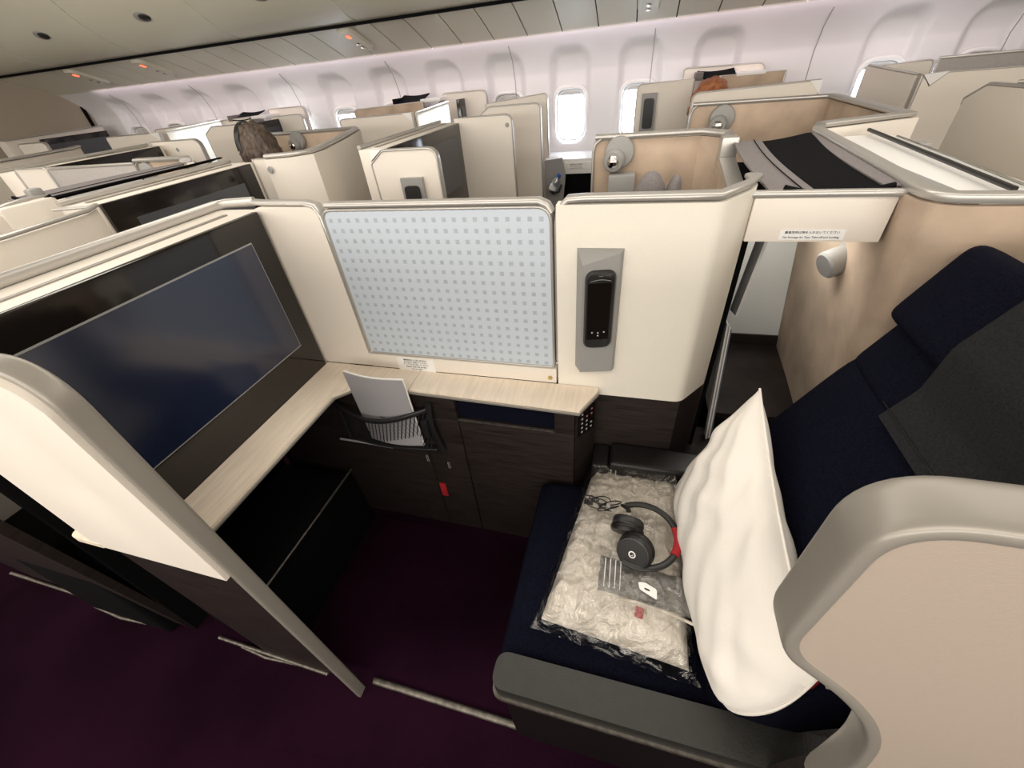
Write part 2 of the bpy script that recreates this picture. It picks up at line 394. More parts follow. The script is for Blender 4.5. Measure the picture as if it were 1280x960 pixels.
bm = bmesh.new(); abox(bm, (-5.9, 3.31, 1.868), (3.2, 3.56, 1.874)); abox(bm, (-5.9, 3.56, 1.80), (3.2, 3.79, 1.872)); link('backing', bm, M['black'], band)
words = ['nearest the front bulkhead', 'second from the front bulkhead', 'above the row of open divider panels', 'above the two bright windows']
for px_, wd_ in zip(PODX, words):
    y, z = bandpt(.45); nv = Vector((0, -.30, -.95)).normalized()
    pod = thing('service_unit', 'oval service unit with red sign lamp, ' + wd_, 'overhead unit', (px_, y, z), 'oval service units')
    pts = rnd([(-.07, -.17), (.07, -.17), (.07, .17), (-.07, .17)], .066, 6)
    t_ = Vector((0, .94, -.32)).normalized()
    bm = bmesh.new(); c0 = Vector((px_, y, z - .002))
    A = [bm.verts.new(c0 + Vector((a, 0, 0)) + t_ * b) for a, b in pts]; B = [bm.verts.new(c0 + Vector((a * .85, 0, 0)) + t_ * b * .93 + nv * .022) for a, b in pts]
    bm.faces.new(A[::-1]); bm.faces.new(B); L = len(A)
    for k in range(L): bm.faces.new((A[k], A[(k + 1) % L], B[(k + 1) % L], B[k]))
    link('unit_cover', bm, M['bin'], pod, 50)
    bm = bmesh.new(); bmesh.ops.create_cube(bm, size=1, matrix=Matrix.Translation(c0 + t_ * -.09 + nv * .024) @ Matrix.Rotation(-.33, 4, 'X') @ Matrix.Diagonal((.024, .040, .006, 1)))
    link('sign_lamp', bm, M['redlamp'], pod)
    for k in (0.03, .09): lathe('reading_lens', [(.018, 0), (.02, .004), (.012, .008)], c0 + t_ * k + nv * .02, nv, M['chrome'], pod, 12)
# overhead bins: one thing per door
BX = [-5.92, -4.98, -3.93, -2.92, -1.93, -.93, .07, 1.07, 2.07, 3.07]
def binprof(t): # from seam up over the aisle
    a = t * 1.25
    return 3.31 - .62 * math.sin(a), 1.85 + .60 * (1 - math.cos(a)) + .10 * t
bw = ['at the front bulkhead', 'second from the front bulkhead', 'third from the front bulkhead', 'fourth from the front bulkhead', 'above the mesh-topped divider row', 'above the bright windows', 'right of the bright windows', 'over the right-hand shells', 'at the right edge']
for i, (a, b) in enumerate(zip(BX, BX[1:])):
    vis = i < 6
    t = thing('overhead_bin', 'closed olive cream overhead bin door ' + bw[i], 'overhead bin', ((a + b) / 2, 3.3, 1.85), 'overhead bins above the window side')
    bm = bmesh.new(); rows = []
    for k in range(15):
        y, z = binprof(k / 14); g = .004
        rows.append((bm.verts.new((a + g, y, z - .008)), bm.verts.new((b - g, y, z - .008)), bm.verts.new((b - g, y + .04, z + .03)), bm.verts.new((a + g, y + .04, z + .03))))
    for A, B in zip(rows, rows[1:]):
        for q in range(4): bm.faces.new((A[q], A[(q + 1) % 4], B[(q + 1) % 4], B[q]))
    bm.faces.new(rows[0][::-1]); bm.faces.new(rows[-1]); link('bin_door', bm, M['bin'], t, 40)
    y, z = binprof(.46); cx = (a + b) / 2 + .05
    bm = bmesh.new(); bmesh.ops.create_uvsphere(bm, u_segments=20, v_segments=10, radius=1, matrix=Matrix.Translation((cx, y - .002, z)) @ Matrix.Rotation(-.6, 4, 'X') @ Matrix.Diagonal((.072, .042, .012, 1)))
    link('latch', bm, M['grey'], t)
    bm = bmesh.new(); bmesh.ops.create_uvsphere(bm, u_segments=16, v_segments=8, radius=1, matrix=Matrix.Translation((cx + .022, y - .010, z - .006)) @ Matrix.Rotation(-.6, 4, 'X') @ Matrix.Diagonal((.042, .030, .009, 1)))
    link('latch_cup', bm, M['leather'], t)

# ================================================================== NEAR SUITE
# -- monitor wall in front of the seat
RH = 1.272
def monitor_wall(xf, y0, y1, ylip, label, tvlabel, dark=M['screen'], zb=.78, yfr=None, scr=None):
    """wall whose face at x = xf looks aft; cream ledge, groove and silver rail on top"""
    t = thing('monitor_wall', label, 'partition', (xf - .08, (y0 + y1) / 2, 0))
    slab('wall_panel', [(xf - .155, 0), (xf, 0), (xf, RH - .012), (xf - .155, RH - .012)], 'y', y0, y1, M['cream'], t) if 0 else box('wall_panel', (xf - .155, y0, .775), (xf - .006, y1, RH - .012), M['cream'], t, .004)
    box('ledge_groove', (xf - .075, y0 + .03, RH - .016), (xf - .062, y1 - .06, RH - .009), M['rim'], t, .001)
    sweep('rail', [(xf - .152, y0, RH), (xf - .152, y1 - .01, RH), (xf - .135, y1 + ylip * .5, RH), (xf - .05, y1 + ylip, RH)], .024, .016, (0, 0, 1), M['silver'], t)
    yf = yfr or (y0 + .04, y1 - .012)
    tv = thing('television', tvlabel, 'television', (xf, sum(yf) / 2, .765))
    box('bezel', (xf - .006, yf[0], .768), (xf + .012, yf[1], 1.262), M['gloss'], tv, .004)
    sy = scr or (yf[0] + .06, yf[1] - .064)
    box('screen_surround', (xf + .0115, sy[0] - .0025, .8835), (xf + .0135, sy[1] + .0025, 1.2025), M['grey'], tv, 0)
    box('display', (xf + .012, sy[0], .887), (xf + .0145, sy[1], 1.199), dark, tv, 0)
    return t, tv
monitor_wall(-.962, .245, .93, .03, 'cream monitor wall with silver rail in front of the navy seat', 'large black television facing the navy seat above the pale shelf', yfr=(.25, .897), scr=(.30, .831))
# -- footwell below the shelf, boards and ottoman blackened to give its deep shade
cb = thing('footwell_cubby', 'black footwell recess under the television shelf', 'cubby', (-1.0, .6, 0))
box('side_board', (-1.31, .285, .01), (-.96, .30, .755), M['black'], cb); box('back_board', (-1.32, .30, .01), (-1.30, .81, .755), M['black'], cb); box('top_board', (-1.30, .262, .757), (-.955, .81, .765), M['black'], cb)
ot = thing('ottoman', 'black footrest ottoman below the television shelf', 'footrest', (-1.1, .55, 0))
cushion('footrest_pad', (-1.12, .553, .30), (.15, 0, 0), (0, .245, 0), (0, 0, .035), M['black'], ot, nu=16, nv=20)
box('footrest_base', (-1.27, .305, .0), (-.965, .80, .285), M['black'], ot)
tube('edge_trim', [(-.957, .30, .34), (-.955, .55, .338), (-.957, .80, .335)], .004, M['worn'], ot)
# -- fixed wall and sliding divider
fp = thing('corner_divider', 'cream fixed panel between television and dotted divider', 'partition', (-.87, .93, 0))
slab('wall_panel', rnd([(-.968, .773), (-.776, .773), (-.776, 1.266), (-.968, 1.266)], [0, 0, .035, 0]), 'y', .908, .945, M['cream'], fp)
sweep('rail', [(-1.01, .955, RH), (-.97, .945, RH), (-.82, .934, RH), (-.79, .930, RH - .006), (-.776, .926, RH - .03), (-.773, .926, RH - .1), (-.771, .926, .84)], .034, .012, (0, 1, 0), M['silver'], fp)
sill = thing('divider_sill', 'cream sill strip beneath the dotted divider', 'partition', (-.47, .92, .76))
box('sill_panel', (-.775, .905, .773), (-.165, .945, .822), M['cream'], sill, .002)
lathe('brass_stud', [(.007, 0), (.006, .003)], (-.183, .905, .791), (0, -1, 0), M['brass'], sill, 16)
sl = box('notice_label', (-.675, .9035, .766), (-.546, .905, .818), M['white'], None, 0); prop(sl, 'small white notice label with Japanese and English lines below the dotted divider', 'label')
for k, (tx, s_) in enumerate([('離着陸時および地上走行中は', .0062), ('必ず仕切りを開けてください', .0062), ('テーブルを元に戻してください', .0062), ('Please open the divider', .0075), ('for your safety', .0062), ('during taxi, take-off and landing', .0070)]):
    text('lettering', tx, (-.611, .9032, .8115 - .0083 * k), s_, M['ink'], sl, FACE)
dv = thing('sliding_divider', 'large pale blue sliding divider printed with grey squares, beside the seat', 'partition', (-.47, .92, .825))
outl = rnd([(-.766, .826), (-.172, .826), (-.172, 1.258), (-.766, 1.258)], [.01, .01, .035, .03])
slab('divider_panel', outl, 'y', .911, .935, M['dots'], dv, 0)
sweep('divider_frame', [(a, .922, b) for a, b in outl], .030, .008, (0, 1, 0), M['silver'], dv, closed=True)
sweep('top_rail', [(-.752, .926, RH - .004), (-.20, .926, RH - .004), (-.182, .926, RH - .012), (-.172, .926, RH - .028)], .034, .013, (0, 1, 0), M['silver'], dv)
# -- remote panel with angled end
rp = thing('remote_divider', 'woven cream panel carrying the remote, right of the dotted divider', 'partition', (0, .93, 0))
def planwall(name, pts, th, z0, z1, m, parent, side=1, bv=.003):
    P = [Vector((x, y)) for x, y in pts]; off = []
    for i, p in enumerate(P):
        a = (P[i] - P[i - 1]).normalized() if i else (P[1] - P[0]).normalized(); b = (P[i + 1] - P[i]).normalized() if i < len(P) - 1 else a
        t = (a + b).normalized(); nn = Vector((-t.y, t.x)) * side; off.append(p + nn * th / max(.5, a.dot(t)))
    return slab(name, [tuple(p) for p in P] + [tuple(p) for p in off[::-1]], 'z', z0, z1, m, parent, bv)
planwall('wall_panel', rnd([(-.160, .907), (.176, .907), (.245, 1.0), (.258, 1.05)], [0, .02, 0, 0], 5), .035, .745, 1.262, M['weave'], rp)
planwall('wood_plinth', [(-.165, .909), (.176, .909), (.245, 1.0), (.262, 1.06)], .03, .0, .744, M['wood'], rp)
sweep('rail', [(-.160, .926, .85), (-.160, .926, 1.22), (-.155, .926, 1.25), (-.135, .926, RH - .002), (-.10, .926, RH), (.06, .926, RH), (.168, .926, RH), (.236, 1.015, RH), (.252, 1.075, RH)], .038, .014, (0, 1, 0), M['silver'], rp)
# -- remote dock
dk = thing('remote_dock', 'grey wedge remote dock with black handset on the woven cream panel', 'remote control', (-.06, .9, .84))
slabp = [(-.112, .843), (-.012, .843), (-.012, 1.166), (-.112, 1.166)]
bm = bmesh.new()
fr = [(-.095, .872, .845), (-.014, .889, .845), (-.014, .889, 1.166), (-.095, .872, 1.142)]
bk = [(-.112, .906, .843), (-.008, .906, .843), (-.008, .906, 1.17), (-.112, .906, 1.17)]
F_ = [bm.verts.new(v) for v in fr]; B_ = [bm.verts.new(v) for v in bk]
bm.faces.new(F_); bm.faces.new(B_[::-1])
for k in range(4): bm.faces.new((F_[k], F_[(k + 1) % 4], B_[(k + 1) % 4], B_[k]))
link('dock_body', bm, M['grey'], dk, 20)
def onface(u, v, d):  # point on the dock's slanting face
    tt = (u + .095) / .081; return (u, .872 + .017 * tt - d, v)
hp = rnd([(-.088, .926), (-.020, .926), (-.020, 1.130), (-.088, 1.130)], [.022, .022, .022, .022], 6)
bm = bmesh.new(); A = [bm.verts.new(onface(a, b, -.004)) for a, b in hp]; B = [bm.verts.new(onface(a, b, .006)) for a, b in hp]; C_ = [bm.verts.new(onface(-.054 + (a + .054) * .88, 1.0285 + (b - 1.0285) * .95, .013)) for a, b in hp]
bm.faces.new(A[::-1]); bm.faces.new(C_)
for X, Y in ((A, B), (B, C_)):
    for k in range(len(A)): bm.faces.new((X[k], X[(k + 1) % len(A)], Y[(k + 1) % len(A)], Y[k]))
hs = link('handset', bm, M['rubber'], dk, 50)
bm = bmesh.new(); bm.faces.new([bm.verts.new(onface(a, b, .0136)) for a, b in rnd([(-.080, .955), (-.028, .955), (-.028, 1.104), (-.080, 1.104)], .004)]); link('touch_screen', bm, M['gloss'], hs, 0)
for u, v in ((-.067, .975), (-.053, .974), (-.039, .976), (-.053, .966)):
    bm = bmesh.new(); bmesh.ops.create_circle(bm, cap_ends=True, radius=.0022, segments=8, matrix=Matrix.Translation(onface(u, v, .0140)) @ Matrix.Rotation(math.pi / 2, 4, 'X')); link('icon', bm, M['iconw'], hs, 0)
tube('handset_arc', [onface(-.075 + .045 * i / 8, 1.108 + .004 * math.sin(math.pi * i / 8), .0135) for i in range(9)], .0006, M['grey'], hs, 5)
tube('earpiece', [onface(-.058 + .010 * i / 4, 1.120, .0125) for i in range(5)], .0008, M['grey'], hs, 5)

# -- pale shelf
shf = thing('wrap_shelf', 'pale maple shelf wrapping below television and divider', 'shelf', (-.6, .8, .75))
slab('shelf_board', [(-.949, .245), (-.822, .245), (-.822, .745), (-.775, .797), (-.60, .810), (-.60, .904), (-.949, .904)], 'z', .756, .772, M['maple'], shf, .003)
slab('shelf_board', [(-.598, .810), (-.583, .812), (-.085, .799), (-.045, .885), (-.045, .904), (-.598, .904)], 'z', .756, .772, M['maple'], shf, .003)
sweep('edge_strip', [(-.820, .25, .760), (-.820, .745, .760), (-.774, .795, .760), (-.60, .808, .760), (-.085, .796, .760), (-.043, .886, .760)], .009, .004, (0, 0, 1), M['rim'], shf)
# -- wood console below the shelf
wc = thing('wood_console', 'dark wood console wall under the pale shelf with black slot', 'cabinet', (-.5, .84, 0))
def wb(name, x0, x1, z0, z1, y=.815, m=None): return box(name, (x0, y, z0), (x1, y + .03, z1), m or M['wood'], wc, .0015)
wb('panel', -1.28, -.603, .555, .755); wb('panel', -1.28, -.60, .06, .552); wb('panel', -.60, -.460, .664, .755); wb('panel', -.597, -.460, .555, .661)
wb('panel', -.457, -.10, .06, .661); wb('panel', -.157, -.10, .664, .755); wb('panel', -.597, -.461, .06, .552)
box('slot_back', (-.462, .832, .660), (-.157, .840, .757), M['navy'], wc, 0)
slab('end_post', [(-.098, .817), (-.048, .893), (-.050, .904), (-.098, .904)], 'z', .02, .755, M['wood'], wc, .002)
box('kick_strip', (-1.28, .812, .0), (-.10, .845, .058), M['carpet'], wc, .002)
for x, z in ((-.612, .44), (-.535, .42)): tube('key_slot', [(x, .8135, z), (x, .8132, z + .03), (x + .006, .8132, z + .03), (x + .006, .8135, z)], .0012, M['grey'], wc, 6)
tg = box('pull_tag', (-.592, .809, .255), (-.568, .8145, .325), M['red'], None, .001); prop(tg, 'small red pull tag on the dark wood console wall', 'tag')
# -- control keypad on the angled post
kp = thing('seat_control_pad', 'black seat control keypad on the angled wood post', 'control panel', (-.07, .86, .62))
e = Vector((.048, .065, 0)).normalized(); nn = Vector((.065, -.048, 0)).normalized(); c0 = Vector((-.0725, .8535, .69))
def kpt(u, v, dd): return c0 + e * u + Vector((0, 0, v)) + nn * dd
def kquad(name, u0, u1, v0, v1, d0, d1, m, parent):
    bm = bmesh.new(); A = [bm.verts.new(kpt(u, v, d0)) for u, v in ((u0, v0), (u1, v0), (u1, v1), (u0, v1))]; B = [bm.verts.new(kpt(u, v, d1)) for u, v in ((u0, v0), (u1, v0), (u1, v1), (u0, v1))]
    bm.faces.new(A[::-1]); bm.faces.new(B)
    for k in range(4): bm.faces.new((A[k], A[(k + 1) % 4], B[(k + 1) % 4], B[k]))
    return link(name, bm, m, parent, 20)
kquad('keypad_plate', -.033, .033, -.047, .047, 0, .004, M['gloss'], kp)
for i in range(3):
    for j in range(5):
        if (i, j) in ((1, 4), (2, 2)): continue
        u, v = -.019 + .019 * i, -.034 + .017 * j
        kquad('key_icon', u - .003, u + .003, v - .0028, v + .0028, .004, .0048, M['iconr'] if i and j > 2 else M['iconw'], kp)
# -- mesh pocket and booklet
mp = thing('magazine_pocket', 'black net magazine pocket on the wood console corner', 'pocket', (-.69, .80, .52))
def pk(u, v): # u 0..1 across, v 0..1 up; bowed outwards near the rim
    x = -.88 + .335 * u; z = .535 + (.155 + .02 * u - .022 * math.sin(math.pi * u)) * v
    return Vector((x, .80 - .045 * math.sin(math.pi * min(1, max(0, u))) * (.35 + .65 * v) - .005, z))
for k in range(34):   # diagonal net cords
    for sgn in (1, -1):
        pts = []
        for i in range(10):
            v = i / 9; u = (k / 26 - .15) + sgn * v * .16
            if 0 <= u <= 1: pts.append(pk(u, v))
        if len(pts) > 2 and 'netbm' not in globals(): netbm = []
        if len(pts) > 2: netbm.append(pts)
bm = bmesh.new()
for pts in netbm:
    for a, b in zip(pts, pts[1:]):
        t = (b - a).normalized(); s = t.cross(Vector((0, 1, 0))) * (.0017 if pts[0].x < pts[-1].x else .0007); q = Vector((0, .0008, 0))
        bm.faces.new([bm.verts.new(v) for v in (a - s, a + s, b + s, b - s)])
o = link('net', bm, M['mesh'], mp, 0); prop(o, kind='stuff')
sweep('pocket_rim', [pk(i / 16, 1) for i in range(17)], .012, .016, (0, 1, 0), M['rubber'], mp)
sweep('pocket_base', [pk(i / 8, 0) for i in range(9)], .012, .008, (0, 1, 0), M['rubber'], mp)
sweep('side_clip', [pk(1, 1) + Vector((.004, .008, .02)), pk(1, .6), pk(1, 0) + Vector((.012, .01, -.012))], .012, .02, (0, 1, 0), M['rubber'], mp)
sweep('side_clip', [pk(0, 1) + Vector((0, .008, 0)), pk(0, 0)], .012, .012, (0, 1, 0), M['rubber'], mp)
box('slot_lip', (-.460, .8145, .6605), (-.157, .822, .664), M['worn'], wc, 0)
box('clip_knob', (-.570, .775, .60), (-.548, .80, .675), M['rubber'], mp, .006)
tube('hinge_rod', [(-.93, .795, .515), (-.78, .795, .512), (-.72, .795, .510)], .004, M['grey'], mp)
bk_ = thing('safety_booklet', 'grey paper booklet standing in the net pocket', 'booklet', (-.70, .78, .56))
def bkf(o_):
    def fn(u, v):
        x = -.780 + .192 * u; return (x, .790 - .012 * math.sin(math.pi * u) - .006 * v - o_, .555 + (.285 - .010 * u) * v)
    return fn
grid('cover', bkf(.004), 10, 6, M['paper'], bk_, .0015); grid('pages', lambda u, v: Vector(bkf(0)(u * 1.01, v * 1.008)) + Vector((.0, .002, 0)), 10, 6, M['pages'], bk_, .004)
text('cover_lettering', 'Safety', (-.69, .7655, .685), .008, M['ink'], bk_, FACE)

# -- aisle divider left of the seat entrance (bulging cream panel with silver end)
ad = thing('aisle_divider', 'bulging cream aisle panel with wide silver edge, at the lower left', 'partition', (-.87, .22, 0))
top = [(-.676, .01), (-.676, 1.19), (-.70, 1.245), (-.75, 1.27), (-.82, 1.276), (-1.115, 1.276)]
def adz(x): # top profile
    if x > -.70: return 1.19 + (-.676 - x) / .024 * .05
    if x > -.75: return 1.24 + (-.70 - x) / .05 * .03
    return 1.272
def bulge(t, v):   # t 0 at the silver edge, 1 at the forward end: flat, dips inwards, flares towards the aisle
    return .214 + .014 * min(1, v / .45) ** 1.5 * math.exp(-((t - .50) / .2) ** 2)
grid('curved_panel', lambda u, v: (-1.045 + .358 * u, bulge(1 - u, v), .772 + (adz(-1.045 + .358 * u) - .772 - .004) * v), 40, 30, M['cream'], ad, .010, 70)
slab('wood_base', [(.216, .772), (.238, .772), (.252, .03), (.242, .03)], 'x', -1.043, -.690, M['wood'], ad, .002)
tp = rnd([(-.682, .0), (-.682, 1.262), (-1.05, 1.272)], [0, .075, 0], 10)
sweep('silver_edge', [(a, .2275, b) for a, b in tp], .030, .014, (0, 1, 0), M['rim'], ad, sup=5)
tube('kick_rail', [(-1.25, .242, .030), (-1.1, .240, .034), (-.80, .238, .030)], .006, M['worn'], ad)
tube('kick_trim', [(-1.16, .240, .012), (-1.05, .232, .010), (-.93, .240, .012)], .005, M['worn'], ad)
tb = slab('corner_ledge', rnd([(-1.115, .203), (-1.02, .203), (-1.02, .210), (-1.046, .30), (-1.115, .30)], [.02, 0, 0, 0, .02]), 'z', .770, .786, M['maple'], None, .004); prop(tb, 'small pale ledge with rounded corner jutting out behind the aisle panel', 'shelf')
# -- floor threshold strip between aisle and suite
ts = thing('threshold_strip', 'worn metal threshold strip on the carpet at the suite entrance', 'floor trim', (-.3, .26, 0))
sweep('strip', [(-.655, .262, .004), (-.10, .262, .004), (.9, .262, .004)], .016, .020, (0, 0, 1), M['worn'], ts, sup=2)
tw = tube('wire_scrap', [(-.76, .247, .004), (-.75, .252, .012), (-.735, .246, .004), (-.72, .252, .006)], .002, M['metal'], None); prop(tw, 'tiny bent wire scrap on the carpet beside the silver edge', 'wire')

# ================================================================== SEAT
st = thing('navy_seat', 'navy blue reclining seat with charcoal side and tan wall behind', 'seat', (.3, .57, 0))
box('seat_base', (-.13, .288, .0), (.75, .81, .36), M['blackleather'], st, .01)
# cushion with rolled front
def cush(u, v):
    # u along the profile from the front foot, over the nose, to the back; v across
    pr = [(-.135, .06), (-.165, .20), (-.195, .34), (-.205, .40), (-.195, .438), (-.165, .455), (-.10, .458), (.05, .455), (.25, .452), (.40, .45)]
    s = u * (len(pr) - 1); i = min(int(s), len(pr) - 2); tt = s - i
    x = pr[i][0] * (1 - tt) + pr[i + 1][0] * tt; z = pr[i][1] * (1 - tt) + pr[i + 1][1] * tt
    ed = min(v, 1 - v); dz = .02 * (1 - min(1, ed / .05)) ** 2
    return (x + .0, .292 + .518 * v, z - dz + .004 * math.sin(v * 3.14))
grid('seat_cushion', cush, 60, 30, M['navy'], st, .04)
# backrest: reclined panels
sl_ = .49
def bp_(z, y, d=0):   # point on backrest face
    n_ = Vector((-1, 0, sl_)).normalized(); return Vector((.222 + sl_ * (z - .45), y, z)) + n_ * d
U_ = Vector((sl_, 0, 1)).normalized(); N_ = Vector((-1, 0, sl_)).normalized()
def backpad(name, z0, z1, y0, y1, th, m, off=0, p=10, base=.2, pr=st):
    c = (bp_(z0, (y0 + y1) / 2) + bp_(z1, (y0 + y1) / 2)) / 2 - N_ * (th - off)
    hl = (bp_(z1, 0) - bp_(z0, 0)).length / 2
    return cushion(name, c, U_ * hl, Vector((0, (y1 - y0) / 2, 0)), N_ * th, m, pr, p=p, base=base, nu=24, nv=24)
backpad('backrest', .44, .985, .285, .872, .075, M['navy'])
backpad('backrest_section', .955, 1.085, .30, .868, .075, M['navy'])
backpad('headrest', 1.05, 1.20, .30, .875, .080, M['navy'], off=.035, base=.28)
backpad('headrest_upper', 1.16, 1.25, .30, .80, .075, M['navy'], off=-.02)
bm = bmesh.new()
q4 = [bp_(.955, .30, .020), bp_(.955, .685, .020), bp_(1.05, .690, .024), bp_(1.10, .690, .050), bp_(1.24, .690, .050), bp_(1.24, .30, .050), bp_(1.10, .30, .050), bp_(1.05, .30, .024)]
cov = grid('head_cover', lambda u, v: (lambda z: bp_(z, .29 + .395 * v, .012 + .032 * min(1, max(0, (z - 1.02) / .07)) - .02 * max(0, (v - .95) / .05) ** 2))(.955 + .30 * u), 30, 20, M['char'], st, .008)
bm.free()
sweep('cover_hem', [bp_(.973, .295 + .39 * i / 6, .0135) for i in range(7)], .003, .0015, N_, M['blackleather'], st)
lathe('seat_stud', [(.006, 0), (.005, .003)], (.385, 1.015, .60), (0, -1, .4), M['brass'], st, 12)
# aisle-side armrest pad
ar = slab('armrest', rnd([(-.192, .222), (.46, .222), (.46, .292), (-.192, .292)], [.028, 0, 0, .03], 8), 'z', .452, .502, M['leather'], st, .008, 3)
slab('arm_trim', rnd([(-.196, .217), (.46, .217), (.46, .290), (-.196, .290)], [.028, 0, 0, .03], 8), 'z', .440, .452, M['worn'], ar, .003, 2)
slab('arm_side', rnd([(-.175, .0), (.46, .0), (.46, .44), (-.185, .44)], [.02, 0, 0, .02], 4), 'y', .245, .285, M['blackleather'], ar, .006)
ia = box('armrest', (.005, .815, .30), (.46, .906, .560), M['blackleather'], st, .014, 4)
box('arm_step', (-.046, .812, .30), (.004, .906, .545), M['blackleather'], ia, .010, 3)
# ---- seat shell at the aisle
def seat_shell(dx, label, wood_only=False):
    t = thing('seat_shell', label, 'partition', (.6 + dx, .19, 0))
    core = [(1.14, 1.283), (.158, 1.283), (.158, 1.085), (.231, 1.023), (.27, .97), (.296, .913), (.314, .832), (.325, .70), (.33, .03), (1.14, .03)]
    pl = rnd(core, [0, .045, .035, .03, .03, .03, .03, .05, 0, 0], 8)
    pl = [(a + dx, b) for a, b in pl]
    zc = .80
    up = [p for p in pl]
    def clip(P, keep):
        out = []
        for i in range(len(P)):
            a, b = P[i - 1], P[i]; ia_, ib = keep(a[1]), keep(b[1])
            if ia_ != ib: tt = (zc - a[1]) / (b[1] - a[1]); out.append((a[0] + (b[0] - a[0]) * tt, zc))
            if ib: out.append(b)
        return out
    slab('shell_panel', clip(pl, lambda z: z >= zc), 'y', .1775, .205, M['shellfab'], t, .003)
    slab('shell_base', [(.181, .80), (.205, .80), (.262, .03), (.244, .03)], 'x', .322 + dx, 1.14 + dx, M['wood'], t, .002)
    rim = rnd([(1.14, 1.279), (.162, 1.279), (.162, 1.085), (.234, 1.020), (.274, .967), (.300, .911), (.318, .831), (.328, .70), (.334, .45)], [0, .045, .035, .03, .03, .03, .03, .05, 0], 10)
    sweep('shell_rim', [(a + dx, .1955, b) for a, b in rim], .040, .014, (0, 1, 0), M['rim'], t, sup=5)
    return t
sh = seat_shell(0, 'large taupe seat shell with thick grey rim at the right edge')
slab('inner_wing', rnd([(.272, .9), (.252, 1.15), (.275, 1.222), (.33, 1.262), (.9, 1.262), (.9, .9)], [0, .05, .05, .05, 0, 0], 6), 'y', .224, .262, M['rim'], sh, .008, 3)
seat_shell(-2.54, 'seat shell of the suite ahead, seen at the far left below the aisle panel')
fs = thing('seat_ahead', 'black seat base of the suite ahead, in shadow at the lower left', 'seat', (-1.9, .5, 0))
box('seat_base', (-1.86, .215, .0), (-1.46, .80, .50), M['black'], fs, .02, 3); box('seat_back', (-1.60, .30, .50), (-1.46, .80, 1.0), M['black'], fs, .03, 3)
fk = thing('floor_rail', 'thin metal kick rail at the foot of the leftmost shell', 'floor trim', (-1.9, .26, 0))
tube('rail_tube', [(-2.35, .234, .03), (-1.9, .234, .035), (-1.52, .234, .03)], .006, M['worn'], fk); tube('rail_tube', [(-1.85, .22, .012), (-1.7, .212, .01), (-1.58, .22, .012)], .006, M['worn'], fk)

# ================================================================== SIDE CONSOLE, TRAY BOX AND SUEDE WALL
tr = thing('canopy_box', 'cream canopy box with black cloth top between the seats', 'storage', (.37, 1.3, 1.15))
box('box_front', (.247, .995, 1.155), (.50, 1.012, 1.245), M['cream'], tr, .002); box('box_bottom', (.305, 1.012, 1.155), (.50, 1.63, 1.165), M['cream'], tr, .001)
sweep('box_rail', [(.238, 1.004, 1.252), (.505, .994, 1.252)], .022, .014, (0, 1, 0), M['silver'], tr)
lb = box('notice_label', (.312, .9935, 1.160), (.434, .9945, 1.181), M['white'], None, 0); prop(lb, 'narrow white notice label on the front of the canopy box', 'label')
text('lettering', '離着陸時は物を入れないでください', (.373, .9932, 1.1755), .0064, M['ink'], lb, FACE)
text('lettering', 'No Stowage for Taxi, Take-off and Landing', (.373, .9932, 1.1655), .0060, M['ink'], lb, FACE)
def canopy(dx, label, rb='greycloth'):
    ct = thing('cloth_canopy', label, 'cover', (.37 + dx, 1.35, 1.25))
    def cz(x, y): return 1.262 - .018 * math.sin(math.pi * min(1, max(0, (x - .24) / .28))) 
    def edge(v, k):    # bowed left border
        return .272 + .035 * v + k * (1.15 - .15 * v) - .012 * math.sin(math.pi * v)
    grid('black_cloth', lambda u, v: (lambda x, y: (x + dx, y, cz(x, y)))(edge(v, .075) * (1 - u) + (.480 + .050 * v - .012 * math.sin(math.pi * v)) * u, 1.012 + .685 * v), 24, 24, M['blackcloth'], ct, .006)
    grid('grey_border', lambda u, v: (lambda x, y: (x + dx, y, cz(x, y) + .003))(edge(v, .0) * (1 - u) + edge(v, .085) * u, 1.008 + .69 * v), 8, 24, M['greycloth'], ct, .004)
    tube('seam', [(edge(v / 12, .062) + dx, 1.01 + .688 * v / 12, cz(edge(v / 12, .06), 0) + .0055) for v in range(13)], .0013, M['black'], ct, 5)
    grid('grey_border', lambda u, v: ((.480 + .050 * v - .012 * math.sin(math.pi * v)) * (1 - u) + (.502 + .036 * v) * u + dx, 1.012 + .685 * v, 1.262 - .004 + .004 * u), 4, 16, M[rb], ct, .003)
    sweep('front_hem', [(.30 + dx + .19 * i / 8, 1.010, 1.262 - .016 * math.sin(math.pi * i / 8)) for i in range(9)], .012, .010, (0, 1, 0), M['blackcloth'], ct)
    return ct
canopy(0, 'black cloth canopy with grey border on top of the cream canopy box')
# side walls of the niche
sw = thing('niche_wall', 'pale walls of the niche below the canopy box', 'partition', (.45, 1.4, .45))
box('back_panel', (.30, 1.64, .545), (.72, 1.66, 1.15), M['bluewhite'], sw, .002)
box('wood_kick', (.30, 1.632, .47), (.72, 1.645, .545), M['wood'], sw, .002)
planwall('side_panel', [(.264, 1.07), (.300, 1.64)], .012, .40, 1.150, M['black'], sw, -1)
slab('grey_strip', [(1.095, 1.150), (1.165, 1.150), (1.24, .86), (1.165, .88)], 'x', .321, .328, M['white'], sw, .001)
cs = thing('side_console', 'dark wood side console shelf beside the seat back', 'shelf', (.45, 1.3, 0))
slab('console_top', [(.325, 1.165), (.625, 1.175), (.66, 1.632), (.32, 1.632)], 'z', .478, .500, M['wood'], cs, .002)
slab('console_body', [(.328, 1.168), (.624, 1.178), (.655, 1.63), (.32, 1.63)], 'z', 0, .477, M['blackleather'], cs, 0)
box('lower_step', (.175, .91, .40), (.50, 1.165, .425), M['wood'], cs, .003)
